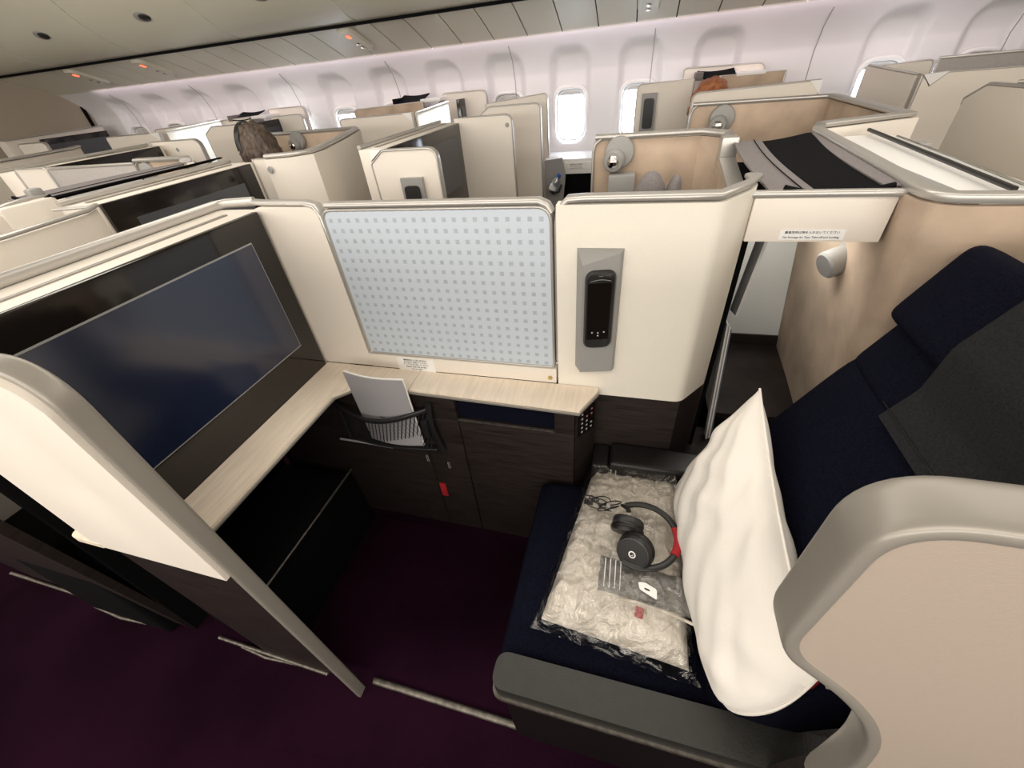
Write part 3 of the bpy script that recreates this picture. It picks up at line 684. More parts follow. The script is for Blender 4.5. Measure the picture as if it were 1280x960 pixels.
lt = thing('brochures', 'stack of brochures with white edges in the slot beside the console', 'booklet', (.31, 1.13, .44))
for k in range(4):
    c = [(.322 + .005 * k, 1.10 + .003 * k, .43), (.322 + .005 * k, 1.13, .43), (.296 + .005 * k, 1.165, .87 - .008 * k), (.296 + .005 * k, 1.13 + .003 * k, .87 - .008 * k)]
    bm = bmesh.new(); A = [bm.verts.new(v) for v in c]; B = [bm.verts.new(Vector(v) + Vector((.0045, 0, 0))) for v in c]; bm.faces.new(A); bm.faces.new(B[::-1])
    for q in range(4): bm.faces.new((A[q], A[(q + 1) % 4], B[(q + 1) % 4], B[q]))
    link('brochure', bm, (M['pages'], M['paper'], M['pages'], M['shirt'])[k], lt, 0)
# suede wall: leaning surface that rounds the corner behind the seat
su = thing('suede_wall', 'tan suede wall beside and behind the navy seat', 'partition', (.62, 1.2, .4))
TOP = [(.556, 1.70), (.540, 1.40), (.522, 1.10), (.508, .960), (.520, .922), (.56, .906), (.70, .900), (1.12, .896)]
BOT = [(.665, 1.65), (.648, 1.40), (.625, 1.15), (.612, 1.02), (.63, .95), (.68, .925), (.80, .918), (1.16, .915)]
def lerp_path(P, u):
    s = u * (len(P) - 1); i = min(int(s), len(P) - 2); t = s - i; return Vector(P[i]).lerp(Vector(P[i + 1]), t)
def suede(dx):
    def fn(u, v):
        a, b = lerp_path(BOT, u), lerp_path(TOP, u); p = a.lerp(b, v); return (p.x + dx, p.y, .38 + (1.252 - .38) * v)
    return fn
grid('suede_lining', suede(0), 56, 12, M['suede'], su, .012, 60)
def smooth_path(P, n=40):
    out = []
    for i in range(n + 1):
        s = i / n * (len(P) - 1); k = min(int(s), len(P) - 2); t = s - k
        p0, p1, p2, p3 = (Vector(P[max(k - 1, 0)]), Vector(P[k]), Vector(P[k + 1]), Vector(P[min(k + 2, len(P) - 1)]))
        out.append(.5 * ((2 * p1) + (p2 - p0) * t + (2 * p0 - 5 * p1 + 4 * p2 - p3) * t * t + (3 * p1 - p0 - 3 * p2 + p3) * t ** 3))
    return out
sweep('rail', [(p.x + .004, p.y + .004, RH - .01) for p in smooth_path([(.568, 1.775), (.556, 1.70), (.540, 1.40), (.522, 1.10), (.512, .965), (.528, .920), (.57, .908), (.70, .902), (1.12, .898)], 56)], .016, .032, (0, 0, 1), M['silver'], su, sup=6)
dkp = thing('deck_tray', 'recessed white top deck with black roller bar behind the tan wall', 'tray', (.64, 1.35, 1.2))
slab('deck_surface', [(.575, 1.74), (.555, 1.40), (.545, 1.0), (.60, .93), (.90, .925), (.75, 1.0), (.735, 1.40), (.755, 1.76)], 'z', 1.225, 1.238, M['white'], dkp, .002)
slab('grey_inset', [(.572, 1.70), (.556, 1.40), (.546, 1.02), (.585, .955), (.605, .955), (.59, 1.4), (.605, 1.70)], 'z', 1.238, 1.246, M['grey'], dkp, .001)
sweep('roller_bar', [(.713, 1.76, 1.252), (.695, 1.42, 1.252), (.672, 1.0, 1.252)], .009, .011, (0, 0, 1), M['rubber'], dkp)
sweep('chrome_strip', [(.735, 1.62, 1.25), (.72, 1.30, 1.25), (.70, .99, 1.25)], .008, .008, (0, 0, 1), M['chrome'], dkp)
slab('deck_side', [(.742, .93), (.756, .93), (.772, 1.76), (.757, 1.76)], 'z', .4, 1.236, M['cream'], dkp, .002)
# little lamp mount on the suede
def lamp(name_label, base, axis, r0=.042, dx=0):
    b = Vector(base); a = Vector(axis).normalized()
    t = thing('reading_lamp', name_label, 'lamp', b, 'swivel reading lamps')
    k = r0 / .052
    lathe('lamp_rosette', [(r0, 0), (r0, .012), (r0 * .93, .020), (r0 * .5, .022)], b, a, M['grey'], t)
    hd = b + a * .012 * k + Vector((-.012, 0, -.020)) * k; ha = Vector((-.22, -1, -.10)).normalized()
    lathe('lamp_head', [(.030 * k, -.01), (.036 * k, .0), (.037 * k, .030 * k), (.032 * k, .038 * k), (.027 * k, .0385 * k)], hd, ha, M['grey'], t)
    bm = bmesh.new(); bmesh.ops.create_uvsphere(bm, u_segments=14, v_segments=8, radius=.026 * k, matrix=Matrix.Translation(hd + ha * .026 * k)); link('lamp_reflector', bm, M['chrome'], t, 0)
    return t
lathe_t = thing('reading_lamp', 'cylindrical satin reading lamp high on the tan suede wall', 'lamp', (.60, 1.33, 1.02), 'swivel reading lamps')
lathe('lamp_rosette', [(.05, 0), (.05, .006), (.04, .012)], (.553, 1.205, 1.040), (-1, 0, -.12), M['grey'], lathe_t)
lathe('lamp_head', [(.034, 0), (.036, .01), (.036, .05), (.030, .056)], (.552, 1.205, 1.042), (-.85, -.25, -.30), M['grey'], lathe_t)

# ================================================================== BLANKET, HEADPHONES, PILLOW
bl = thing('wrapped_blanket', 'oatmeal quilt sealed in crinkled clear plastic on the seat', 'blanket', (.06, .61, .46))
BLc = [(-.125, .378), (.215, .345), (.215, .85), (-.045, .86)]     # plan corners
def blp(u, v, k=1.0):
    a = Vector(BLc[0]).lerp(Vector(BLc[1]), u); b = Vector(BLc[3]).lerp(Vector(BLc[2]), u); p = a.lerp(b, v)
    c = Vector((.06, .61)); return c + (p - c) * k
def lump(k, zt, amp, edge=.16, q=1.0, seed=0, fr=1.0):
    def fn(u, v):
        p = blp(u, v, k); e = min(u, 1 - u) / edge, min(v, 1 - v) / edge
        h = (1 - (1 - min(1, e[0])) ** 2.2) ** .6 * (1 - (1 - min(1, e[1])) ** 2.2) ** .6 if min(e) > 0 else 0
        w_ = noise.noise(Vector((p.x * 16 * fr + seed, p.y * 11 * fr, 0))) * amp + noise.noise(Vector((p.x * 50 * fr, p.y * 34 * fr + seed, 1))) * amp * .45
        ql = -abs(math.sin(p.x * 38 + .3 * math.sin(p.y * 20))) ** .3 * .0 - .004 * (abs(math.sin(v * 15)) < .12) - .004 * (abs(math.sin(u * 13)) < .14)
        return (p.x, p.y, .466 + (zt + w_ + (ql if q else 0)) * h)
    return fn
grid('quilt', lump(.96, .060, .010, .16, 1), 90, 90, M['blanket'], bl)
def filmf(u, v):
    p = blp(u, v, 1.07); e = min(1, min(u, 1 - u) / .13), min(1, min(v, 1 - v) / .13)
    h = (1 - (1 - e[0]) ** 2) * (1 - (1 - e[1]) ** 2)
    q = Vector((p.x, p.y, 0)); rg = sum((1 - abs(noise.noise(q * f_ + Vector((k, 3, 1))) * 2.4)) * a_ for k, (f_, a_) in enumerate(((16, .006), (38, .004), (80, .0022))))
    return (p.x + .004 * noise.noise(q * 60), p.y + .004 * noise.noise(q * 60 + Vector((9, 0, 0))), .468 + (.066 + .008 * noise.noise(q * 12)) * h + rg * (.35 + .65 * h) + .004)
grid('plastic_bag', filmf, 130, 130, M['film'], bl)
# folded grey slippers inside, with white tag
def onb(x, y, z, dz=0): return (x, y, z)
fp_ = grid('grey_pouch', lambda u, v: (.005 + .215 * u, .455 + .085 * v - .02 * u, .531 + .010 * (1 - (2 * u - 1) ** 4) * (1 - (2 * v - 1) ** 4) + .003 * noise.noise(Vector((u * 5, v * 4, 2)))), 24, 16, M['greyfelt'], bl, .004)
for k in range(4):
    tube('print_line', [(.018 + .012 * k + .004 * i / 6 * 0, .458 + .07 * i / 6, .5445 + .001 * math.sin(i)) for i in range(7)], .0011, M['white'], bl, 5)
for k in range(2):
    tube('print_line', [(.012 + .014 * k, .80 + .05 * i / 5, .531 - .03 * max(0, (i - 2) / 3) ** 2) for i in range(6)], .0016, M['white'], bl, 5)
slab('white_tag', rnd([(.098, .468), (.135, .452), (.135, .475), (.110, .486), (.094, .484)], .004), 'z', .5455, .5465, M['white'], bl, 0)
slab('tag_hole', rnd([(.108, .470), (.120, .467), (.120, .471), (.108, .474)], .002), 'z', .5466, .5469, M['ink'], bl, 0)
slab('red_label', [(.088, .412), (.106, .409), (.110, .432), (.092, .436)], 'z', .533, .5345, M['red'], bl, 0)
tube('crease', [(.0, .40, .526), (.03, .42, .535), (.05, .438, .540), (.09, .44, .541), (.16, .432, .540), (.22, .42, .535)], .0035, M['blanket'], bl, 6)

hpn = thing('headphones', 'black over-ear headphones with red band section on the wrapped blanket', 'headphones', (.09, .60, .54))
band_pts = []
for i in range(25):
    t = i / 24; an = math.radians(118 - 236 * t)
    band_pts.append((.098 + .086 * math.cos(an), .598 + .088 * math.sin(an), .560 + .006 * math.sin(math.pi * t)))
sweep('headband', band_pts, .010, .016, (0, 0, 1), M['rubber'], hpn, sup=2.6)
sweep('red_pad', [Vector(p) + Vector((.0, 0, .0015)) for p in band_pts[10:16]], .013, .020, (0, 0, 1), M['red'], hpn, sup=2.4)
def ear(c, ax, r_=.040, logo=False):
    c, ax = Vector(c), Vector(ax).normalized()
    lathe('ear_cushion', [(r_ * .6, 0), (r_ * .92, .001), (r_, .007), (r_, .014), (r_ * .93, .019)], c, ax, M['blackleather'], hpn)
    cp = lathe('ear_cup', [(r_ * .90, .018), (r_ * .96, .022), (r_ * .94, .032), (r_ * .86, .038), (r_ * .80, .0385), (r_ * .78, .040), (.0, .041)], c, ax, M['rubber'], hpn, 32)
    if logo:
        s = ax.orthogonal().normalized()
        lathe('logo_ring', [(.0085, 0), (.0085, .0006), (.0060, .0006), (.0060, 0)], c + ax * .0408, ax, M['white'], cp, 20)
        tube('logo_mark', [c + ax * .0415 + s * .003, c + ax * .0415 + ax.cross(s) * .003, c + ax * .0415 - s * .003], .0008, M['white'], cp, 5)
ear((.062, .592, .562), (.10, .80, .35), .041)
ear((.090, .560, .562), (-.35, -.80, .50), .044, True)
sweep('yoke', [(.050, .672, .565), (.062, .655, .578), (.064, .640, .590)], .012, .008, (1, 0, 0), M['rubber'], hpn)
sweep('yoke', [(.096, .512, .558), (.085, .528, .566), (.084, .545, .572)], .012, .008, (1, 0, 0), M['rubber'], hpn)
cbl = []
for i in range(120):
    a = i * .42; cbl.append((-.005 + .022 * math.cos(a) * (1 + .5 * math.sin(i * .11)) + .025 * math.sin(i * .053), .668 + .010 * math.sin(a * 1.1) + .014 * math.cos(i * .07), .556 + .010 * abs(math.sin(a * .7))))
tube('cable_bundle', cbl, .0016, M['rubber'], hpn, 6)
box('cable_plug', (-.052, .668, .548), (-.028, .678, .558), M['rubber'], hpn, .002)
box('cable_tie', (.008, .655, .560), (.018, .667, .572), M['grey'], hpn, .002)

# pillow standing on the seat against the backrest
pw = thing('white_pillow', 'plump white pillow standing against the navy backrest', 'pillow', (.30, .55, .47))
TF, TN = Vector((.318, .815, .885)), Vector((.335, .295, .735)); BF, BN = Vector((.195, .80, .50)), Vector((.245, .300, .495))
def pilf(side):
    def fn(u, v):
        a = BF.lerp(BN, u); b = TF.lerp(TN, u); p = a.lerp(b, v)
        n_ = (TF - BF).cross(BN - BF).normalized()
        if n_.x > 0: n_ = -n_
        cu, cv = 2 * u - 1, 2 * v - 1
        pin = .030 * (1 - cu * cu) ** 1 * cv * abs(cv); p += Vector((0, 0, -pin * 0))
        # sides pull in between the corners
        p += (BN - BF) * ((.055 if cu > 0 else .012) * cu * (1 - cv * cv)) + (TF - BF) * (-.03 * cv * (1 - cu * cu))
        kn = max(0, cu) ** 6 * max(0, -cv) ** 6; p += (BF - BN) * .05 * kn + (TF - BF) * .06 * kn
        p += Vector((0, 0, .030)) * max(0, cu) ** 4 * max(0, cv) ** 4
        h = (max(0, 1 - abs(cu) ** 2.6) * max(0, 1 - abs(cv) ** 2.6)) ** .55
        wr = .011 * noise.noise(Vector((cu * 1.3 + cv * 1.2, cv * .8, 4 + side))) + .010 * noise.noise(Vector(((cu * 3.6 + cv * 1.9), cv * 1.1 - cu * .5, 8)))
        wr += .007 * math.sin((cu * 1.0 - cv * .45) * 15 + 2 * noise.noise(Vector((cu, cv, 1)))) * (1 - abs(cv)) ** .3 * max(0, noise.noise(Vector((cu * 1.5, cv * 1.5, 7))) + .35)
        fan = math.atan2(1.02 - cv, 1.02 + cu); dist = math.hypot(1.02 - cv, 1.02 + cu)
        wr += .0055 * math.sin(fan * 17 + 1.5 * noise.noise(Vector((cu, cv, 2)))) * min(1, dist) * max(0, 1.25 - dist * .5) * (.4 + .6 * abs(noise.noise(Vector((fan * 3, 1, 1)))) * 2)
        return p + n_ * side * ((.072 if side > 0 else .055) * h + wr * min(1, h * 2.2))
    return fn
bm = bmesh.new(); nu = 72
for side in (1, -1):
    V = [[bm.verts.new(pilf(side)(i / nu, j / nu)) for j in range(nu + 1)] for i in range(nu + 1)]
    for i in range(nu):
        for j in range(nu):
            bm.faces.new((V[i][j], V[i + 1][j], V[i + 1][j + 1], V[i][j + 1]))
bmesh.ops.remove_doubles(bm, verts=bm.verts, dist=1e-4)
pc = link('pillowcase', bm, M['pillow'], pw, 70)
seam = [pilf(1)(u / 20, 1) for u in range(21)] + [pilf(1)(1, 1 - v / 20) for v in range(1, 21)]
tube('seam_piping', seam, .0028, M['pillow'], pw, 6)
box('red_flap', (.335, .300, .66), (.352, .335, .775), M['red'], pw, .003)

# ================================================================== THE OTHER SUITES
ROW = [(0, 'beside the near suite'), (-2.54, 'one row ahead')]
def panel_y(name_label, y, xz, m=None, th=.03, dot=None, cap=None, rail=True, cat='partition', name='divider_panel', skip=(), rad=.03):
    """upright panel in an x-z plane with a slim silver rail round its top and sides"""
    zl = min(p[1] for p in xz); xz = [(a, 0 if b < zl + .005 else b) for a, b in xz]
    xs_ = [p[0] for p in xz]; t = thing(name, name_label, cat, ((min(xs_) + max(xs_)) / 2, y, min(p[1] for p in xz)))
    slab('panel', xz, 'y', y - th / 2, y + th / 2, m or M['cream'], t, .002)
    if rail:
        zmin = min(p[1] for p in xz); top_ = [p for p in xz if p[1] > zmin + .01]
        i0 = next((i for i in range(len(xz)) if xz[i][1] <= zmin + .01 and xz[(i + 1) % len(xz)][1] > zmin + .01), 0)
        chain = [xz[(i0 + k) % len(xz)] for k in range(0, len(top_) + 2)]
        sweep('rail', [(a, y, b) for a, b in chain], th + .006, .010, (0, 1, 0), M['silver'], t)
    if dot: lathe('round_stud', [(.013, 0), (.011, .004)], (dot[0], y - th / 2, dot[1]), (0, -1, 0), M['grey'], t, 16)
    if cap:
        slab('corner_cap', cap, 'y', y - th / 2 - .003, y + th / 2 + .003, M['white'], t, .001)
    return t
def handset(dx, x, y, z0, z1, label):
    t = thing('remote_dock', label, 'remote control', (x + dx, y, z0))
    w2 = .052
    slab('dock_body', [(x - w2 + dx, z0), (x + w2 + dx, z0), (x + w2 + dx, z1), (x - w2 + dx, z1)], 'y', y - .022, y, M['grey'], t, .004)
    slab('handset', rnd([(x - .035 + dx, z0 + .05), (x + .035 + dx, z0 + .05), (x + .035 + dx, z1 - .03), (x - .035 + dx, z1 - .03)], .02), 'y', y - .034, y - .020, M['rubber'], t, .003)
    return t
# --- column 2 (middle seat) television wall, one step ahead of the near one
def tvwall(xf, y0, y1, zt, label, tvl, scr=M['screen'], cutfar=False, rowcat='partition', zb=.77, ledge=.14):
    t = thing('monitor_wall', label, 'partition', (xf - ledge / 2, (y0 + y1) / 2, 0))
    box('wall_panel', (xf - ledge, y0, 0), (xf - .004, y1, zt - .010), M['cream'], t, .004)
    box('ledge_groove', (xf - .075, y0 + .04, zt - .013), (xf - .062, y1 - .06, zt - .006), M['rim'], t, .001)
    sweep('rail', [(xf - ledge + .008, y0, zt), (xf - ledge + .008, y1, zt)], .016, .020, (0, 0, 1), M['silver'], t)
    tv = thing('television', tvl, 'television', (xf, (y0 + y1) / 2, zb))
    box('bezel', (xf - .004, y0 + .03, zb), (xf + .012, y1 - .03, zt - .012), M['gloss'], tv, .004)
    box('display', (xf + .010, y0 + .11, zb + .11), (xf + .0145, y1 - .11, zt - .075), scr, tv, 0)
    return t
tvwall(-1.70, .975, 1.70, 1.275, 'cream monitor wall of the middle seat, behind the near television', 'dark television of the middle seat just beyond the near one', M['greyscreen'])
tvwall(-1.13, 1.90, 2.88, 1.272, 'cream monitor wall beyond the remote-carrying centre divider', 'narrow-looking dark television beyond the dotted divider', M['greyscreen'], zb=.81)
tvwall(-3.28, 1.66, 2.55, 1.292, 'cream monitor wall at far left behind the ribbed divider', 'black television at far left behind the ribbed divider')
# --- panels
panel_y('cream panel right of the middle television', 1.715, [(-1.70, .6), (-1.615, .6), (-1.615, 1.275), (-1.70, 1.275)])
sd = lathe('round_stud', [(.015, 0), (.012, .005)], (-1.585, 1.662, 1.235), (0, -1, 0), M['grey'], None, 16); prop(sd, 'round grey stud on the curving cream wall beyond the near television', 'stud')
panel_y('cream divider with remote dock and white corner cap, upper centre', 1.78, rnd([(-1.105, .0), (-.815, .0), (-.815, 1.27), (-1.065, 1.27), (-1.132, 1.222)], [0, 0, .045, .01, .01]), cap=[(-1.132, 1.232), (-1.07, 1.273), (-1.12, 1.28)])
handset(0, -.945, 1.765, .90, 1.165, 'half-hidden black handset in grey dock on the centre divider')
panel_y('tall cream panel with round stud right of the narrow television', 2.86, rnd([(-1.15, 0), (-.77, 0), (-.77, 1.285), (-1.15, 1.285)], [0, 0, .05, 0]), dot=(-.80, 1.23), th=.03)
panel_y('cream aisle panel with cut left corner, left of the bright windows', 3.3, rnd([(-1.105, 0), (-.68, 0), (-.68, 1.303), (-1.05, 1.303), (-1.122, 1.255)], [0, 0, .04, .01, .01]))
panel_y('tall cream panel touching the bright window on its left', 3.7, rnd([(-1.20, .2), (-.705, .2), (-.705, 1.338), (-1.20, 1.300)], [0, 0, .035, 0]))
panel_y('cream panel with black handset beside the second bright window', 3.7, rnd([(-.045, .2), (.33, .2), (.33, 1.345), (-.045, 1.338)], [0, 0, 0, .04]))
handset(0, .045, 3.685, 1.02, 1.285, 'black handset in grey dock beside the second bright window')
panel_y('low cream panel with white corner cap behind the suede lamp wall', 3.3, rnd([(.300, .2), (.995, .2), (.995, 1.240), (.995, 1.303), (.300, 1.286)], [0, 0, 0, .01, .05]), cap=[(.935, 1.303), (1.0, 1.303), (1.0, 1.235)])
panel_y('tan suede rear wall strip beside the small canopy at the upper right', 3.74, rnd([(.50, .3), (.90, .3), (.90, 1.345), (.50, 1.345)], 0), m=M['suede'])
panel_y('cream aisle panel with white cap at right end, upper left of centre', 3.3, rnd([(-2.285, 0), (-1.655, 0), (-1.655, 1.22), (-1.655, 1.262), (-1.72, 1.306), (-2.285, 1.302)], [0, 0, 0, .01, .01, .03]), cap=[(-1.735, 1.308), (-1.655, 1.310), (-1.66, 1.255)])
panel_y('tan suede strip behind the white-capped aisle panel', 3.74, rnd([(-2.42, .3), (-1.76, .3), (-1.76, 1.352), (-2.42, 1.335)], [0, 0, 0, .03]), m=M['suede'])
panel_y('small cream aisle panel with white cap at far left', 3.3, rnd([(-4.86, 0), (-4.19, 0), (-4.19, 1.255), (-4.27, 1.315), (-4.86, 1.312)], [0, 0, .01, .01, .02]), cap=[(-4.30, 1.318), (-4.185, 1.318), (-4.20, 1.25)])
panel_y('long tan panel under the shaded windows at far left', 3.74, rnd([(-4.78, .3), (-3.55, .3), (-3.55, 1.352), (-4.78, 1.318)], [0, 0, 0, .03]), m=M['cream'])
panel_y('cream panel with cut corner left of the passenger with brown hair', 3.3, rnd([(-3.65, 0), (-3.16, 0), (-3.16, 1.325), (-3.57, 1.325), (-3.665, 1.272)], [0, 0, .05, .01, .01]))
panel_y('cream panel with round stud at far left, right of the black television', 2.60, rnd([(-3.42, 0), (-2.98, 0), (-2.98, 1.300), (-3.42, 1.300)], [0, 0, .06, 0]), dot=(-3.20, 1.245))
panel_y('cream panel with cut left corner at far left, left of the ribbed divider', 1.68, rnd([(-3.27, 0), (-3.03, 0), (-3.03, 1.295), (-3.27, 1.295)], [0, 0, .02, .0]))
# raised ribbed grey dividers
def ribbed(x0, x1, y, z0, z1, label):
    t = thing('ribbed_divider', label, 'partition', ((x0 + x1) / 2, y, z0))
    box('panel', (x0, y - .008, z0), (x1, y + .008, z1), M['greydots'], t, .001)
    sweep('frame_rail', [(x0, y, z0), (x0, y, z1), (x1, y, z1)], .02, .014, (0, 1, 0), M['silver'], t)
    return t
M['greydots'] = mat('grey_divider_print', (.40, .375, .36), .6, noise_s=90, noise_amt=.06)
ribbed(-3.03, -2.40, 1.68, .8, 1.288, 'mauve grey printed divider raised at far left')
ribbed(1.72, 2.9, 3.7, .9, 1.338, 'grey printed divider strip at the upper right edge')
# white boards, brightened by the added spots, that stand across the window suites
def yboard(x0, y0, x1, y1, z0, z1a, z1b, m, label, name='cross_panel', cat='partition', th=.02):
    bm = bmesh.new(); a, b = Vector((x0, y0)), Vector((x1, y1)); n_ = Vector((-(b - a).y, (b - a).x)).normalized() * th
    A = [(a.x, a.y, z0), (b.x, b.y, z0), (b.x, b.y, z1b), (a.x, a.y, z1a)]
    A_ = [bm.verts.new(v) for v in A]; B_ = [bm.verts.new((v[0] + n_.x, v[1] + n_.y, v[2])) for v in A]
    bm.faces.new(A_); bm.faces.new(B_[::-1])
    for k in range(4): bm.faces.new((A_[k], A_[(k + 1) % 4], B_[(k + 1) % 4], B_[k]))
    t = thing(name, label, cat, ((x0 + x1) / 2, (y0 + y1) / 2, z0)); link('panel', bm, m, t, 0)
    sweep('rail', [(x0, y0, z1a + .004), (x1, y1, z1b + .004)], .01, .026, (0, 0, 1), M['silver'] if m is not M['bluewhite'] else M['white'], t)
    return t
yboard(-1.64, 3.34, -1.515, 3.68, 0, 1.300, 1.335, M['bluewhite'], 'bright white cross panel next to a small grey television, upper centre')
yboard(-4.16, 3.34, -3.86, 3.68, 0, 1.315, 1.345, M['bluewhite'], 'large bright white cross panel left of the brown-haired passenger')
yboard(1.48, 3.32, 1.355, 3.68, 0, 1.285, 1.330, M['cream'], 'cream cross panel in front of the last bright window on the right')
# window-side small televisions
def smalltv(x, y0, y1, z0, z1, label, cl=M['greyscreen']):
    t = thing('television', label, 'television', (x, (y0 + y1) / 2, z0))
    box('bezel', (x - .02, y0, z0), (x + .01, y1, z1), M['gloss'], t, .003); box('display', (x + .009, y0 + .03, z0 + .05), (x + .012, y1 - .04, z1 - .05), cl, t, 0)
smalltv(-1.44, 3.72, 3.88, .9, 1.345, 'small grey television right of the bright white cross panel')
smalltv(-3.22, 3.34, 3.72, .85, 1.322, 'television in front of the passenger with brown hair', M['screen'])
smalltv(-5.60, 3.20, 3.83, .9, 1.345, 'black television against the front bulkhead')
yboard(-5.65, 2.95, -5.65, 3.85, 0, 1.365, 1.385, M['cream'], 'cream monitor wall against the front bulkhead', th=.10)
panel_y('small cream panel left of the bulkhead television', 3.02, rnd([(-5.60, .3), (-5.25, .3), (-5.25, 1.33), (-5.60, 1.33)], [0, 0, .03, .02]))
panel_y('cream panel with double silver rail right of the brown-haired passenger', 3.72, rnd([(-3.30, .3), (-2.96, .3), (-2.96, 1.345), (-3.30, 1.335)], [0, 0, .05, 0]))
panel_y('outermost cream panel with rounded silver rail under the shaded windows', 3.86, rnd([(-1.62, .5), (-1.24, .5), (-1.24, 1.388), (-1.62, 1.388)], [0, 0, .05, .02]))
panel_y('rounded cream panel behind the small canopy at the far window side', 3.90, rnd([(-3.45, .5), (-3.05, .5), (-3.05, 1.392), (-3.45, 1.392)], [0, 0, .05, .02]))
panel_y('thin silver-railed panel behind the small canopy at the upper right', 3.90, rnd([(.27, .5), (.80, .5), (.80, 1.392), (.27, 1.400)], [0, 0, .05, .02]))
panel_y('short cream panel beside the grey divider strip at the upper right', 3.72, rnd([(1.45, .3), (1.70, .3), (1.70, 1.335), (1.45, 1.325)], [0, 0, .03, 0]))
# small canopies at the window side
def minicanopy(x0, x1, y, z, label, wh=True):
    t = thing('cloth_canopy', label, 'cover', ((x0 + x1) / 2, y, z))
    grid('black_cloth', lambda u, v: (x0 + (x1 - x0) * u, y - .10 + .20 * v, z + .045 * v - .01 * math.sin(math.pi * u)), 8, 6, M['blackcloth'], t, .008)
    box('end_block', (x0 - .02, y - .10, z - .015), (x0 + .03, y + .02, z + .03), M['blackcloth'] if not wh else M['greycloth'], t, .004)
    box('side_rail', (x1, y - .11, z - .01), (x1 + .18, y + .08, z + .012), M['white'], t, .004)
minicanopy(.36, .60, 3.83, 1.345, 'small black canopy near the auburn-haired passenger')
minicanopy(-2.02, -1.78, 3.84, 1.355, 'small black canopy left of the bright white cross panel', False)
minicanopy(-3.78, -3.52, 3.82, 1.345, 'small dark canopy right of the large white cross panel')
# --- suede head walls with lamps
def headwall(pts, z0, z1, label, side=-1, m=None, cut=None, th=.03, back=None):
    t = thing('head_wall', label, 'partition', (pts[0][0], pts[0][1], z0))
    planwall('suede_lining', pts, .012, z0, z1 - .012, m or M['suede'], t, side)
    P2 = pts
    planwall('outer_shell', pts, .030, z0, z1 - .010, back or M['cream'], t, -side)
    sweep('rail', [(x, y, z1) for x, y in pts], .018, .045, (0, 0, 1), M['silver'], t)
    x_, y_ = pts[0]; sweep('edge_rail', [(x_ - .006, y_, .8), (x_ - .006, y_, z1 - .05), (x_ + .002, y_, z1 - .02), (x_ + .03, y_, z1 + .002)], .044, .012, (0, 1, 0), M['silver'], t)
    return t
headwall([(-.158, 1.785), (.215, 1.785), (.290, 1.70)], .3, 1.272, 'tan suede head wall of the middle seat with reading lamp')
planp = thing('side_rail_wall', 'tan wall with broad silver rail beside the canopy box', 'partition', (.27, 1.35, .5))
planwall('suede_lining', [(.232, 1.08), (.272, 1.65)], .008, .9, 1.200, M['suede'], planp, 1)
planwall('wall_core', [(.232, 1.08), (.272, 1.65)], .030, .9, 1.198, M['grey'], planp, -1, 0)
slab('broad_rail', [(.222, 1.07), (.262, 1.07), (.312, 1.635), (.264, 1.635)], 'z', 1.200, 1.212, M['silver'], planp, .003)
box('end_block', (.264, 1.640, 1.18), (.315, 1.70, 1.268), M['silver'], planp, .004)
box('gap_shade', (.272, 1.09, 1.168), (.35, 1.635, 1.196), M['black'], planp, 0)  # black strip painted as the shade in this gap
lamp('round grey reading lamp on the middle seat head wall', (-.066, 1.768, 1.222), (0, -1, 0), .054)
bxg = box('storage_box', (-.098, 1.70, 1.02), (.0, 1.768, 1.155), M['grey'], None, .006); prop(bxg, 'small grey box below the lamp on the middle seat head wall', 'box')
gc = thing('folded_jacket', 'bundle of mottled grey cloth on the middle seat', 'jacket', (.05, 1.3, .9))
for c_, rx, rz, tl in (((.045, 1.30, 1.13), .050, .115, 0), ((.100, 1.30, 1.12), .026, .115, .1)):
    bm = bmesh.new(); bmesh.ops.create_uvsphere(bm, u_segments=24, v_segments=16, radius=1, matrix=Matrix.Translation(c_) @ Matrix.Rotation(tl, 4, 'Y') @ Matrix.Diagonal((rx, .05, rz, 1)))
    for v in bm.verts: v.co += Vector((noise.noise(v.co * 30), noise.noise(v.co * 31 + Vector((5, 0, 0))), 0)) * .006
    link('cloth_fold', bm, M['greycloth'], gc, 80)
ms = thing('middle_seat', 'navy seat of the middle suite, hidden below the suede head wall', 'seat', (.0, 1.3, 0)); box('seat_base', (-.45, 1.0, 0), (.2, 1.62, .46), M['navy'], ms, .02, 3)
box('cloth_body', (-.02, 1.26, .465), (.14, 1.34, 1.08), M['greycloth'], gc, .02, 3)
headwall([(.262, 2.76), (.885, 2.70), (.862, 1.90), (.575, 1.775)], .3, 1.272, 'long tan suede head wall with reading lamp, upper right', side=-1)
lamp('round grey reading lamp on the long suede head wall at upper right', (.412, 2.728, 1.205), (0, -1, 0), .062)
ltc = box('latch_block', (.762, 1.55, 1.20), (.80, 1.60, 1.24), M['grey'], None, .006); prop(ltc, 'small grey latch block beside the black roller bar', 'latch')
# row ahead copies
headwall([(-2.48, 2.73), (-1.80, 2.72), (-1.755, 2.66), (-1.62, 2.33), (-1.495, 1.99), (-1.45, 1.86), (-1.44, 1.77), (-1.50, 1.715), (-1.61, 1.695)], .3, 1.285, 'curving cream and tan head wall between the studded panel and centre divider')
lamp('round grey reading lamp behind the head of the brown-haired passenger', (-2.245, 2.70, 1.240), (0, -1, 0), .055)
headwall([(-2.40, 1.70), (-2.06, 1.68), (-1.97, 1.60)], .3, 1.300, 'small tan head wall right of the mauve divider at far left')
lamp('round grey reading lamp on the small tan head wall at far left', (-2.33, 1.685, 1.250), (0, -1, 0), .042)
canopy(-2.40, 'dark cloth canopy in the row ahead, at far left', 'blackcloth').location.z += .03
hb = box('headwall_top', (-1.955, .86, .4), (-1.90, 1.02, 1.29), M['cream'], None, .01); prop(hb, 'slim cream wall end beside the far left canopy', 'partition')
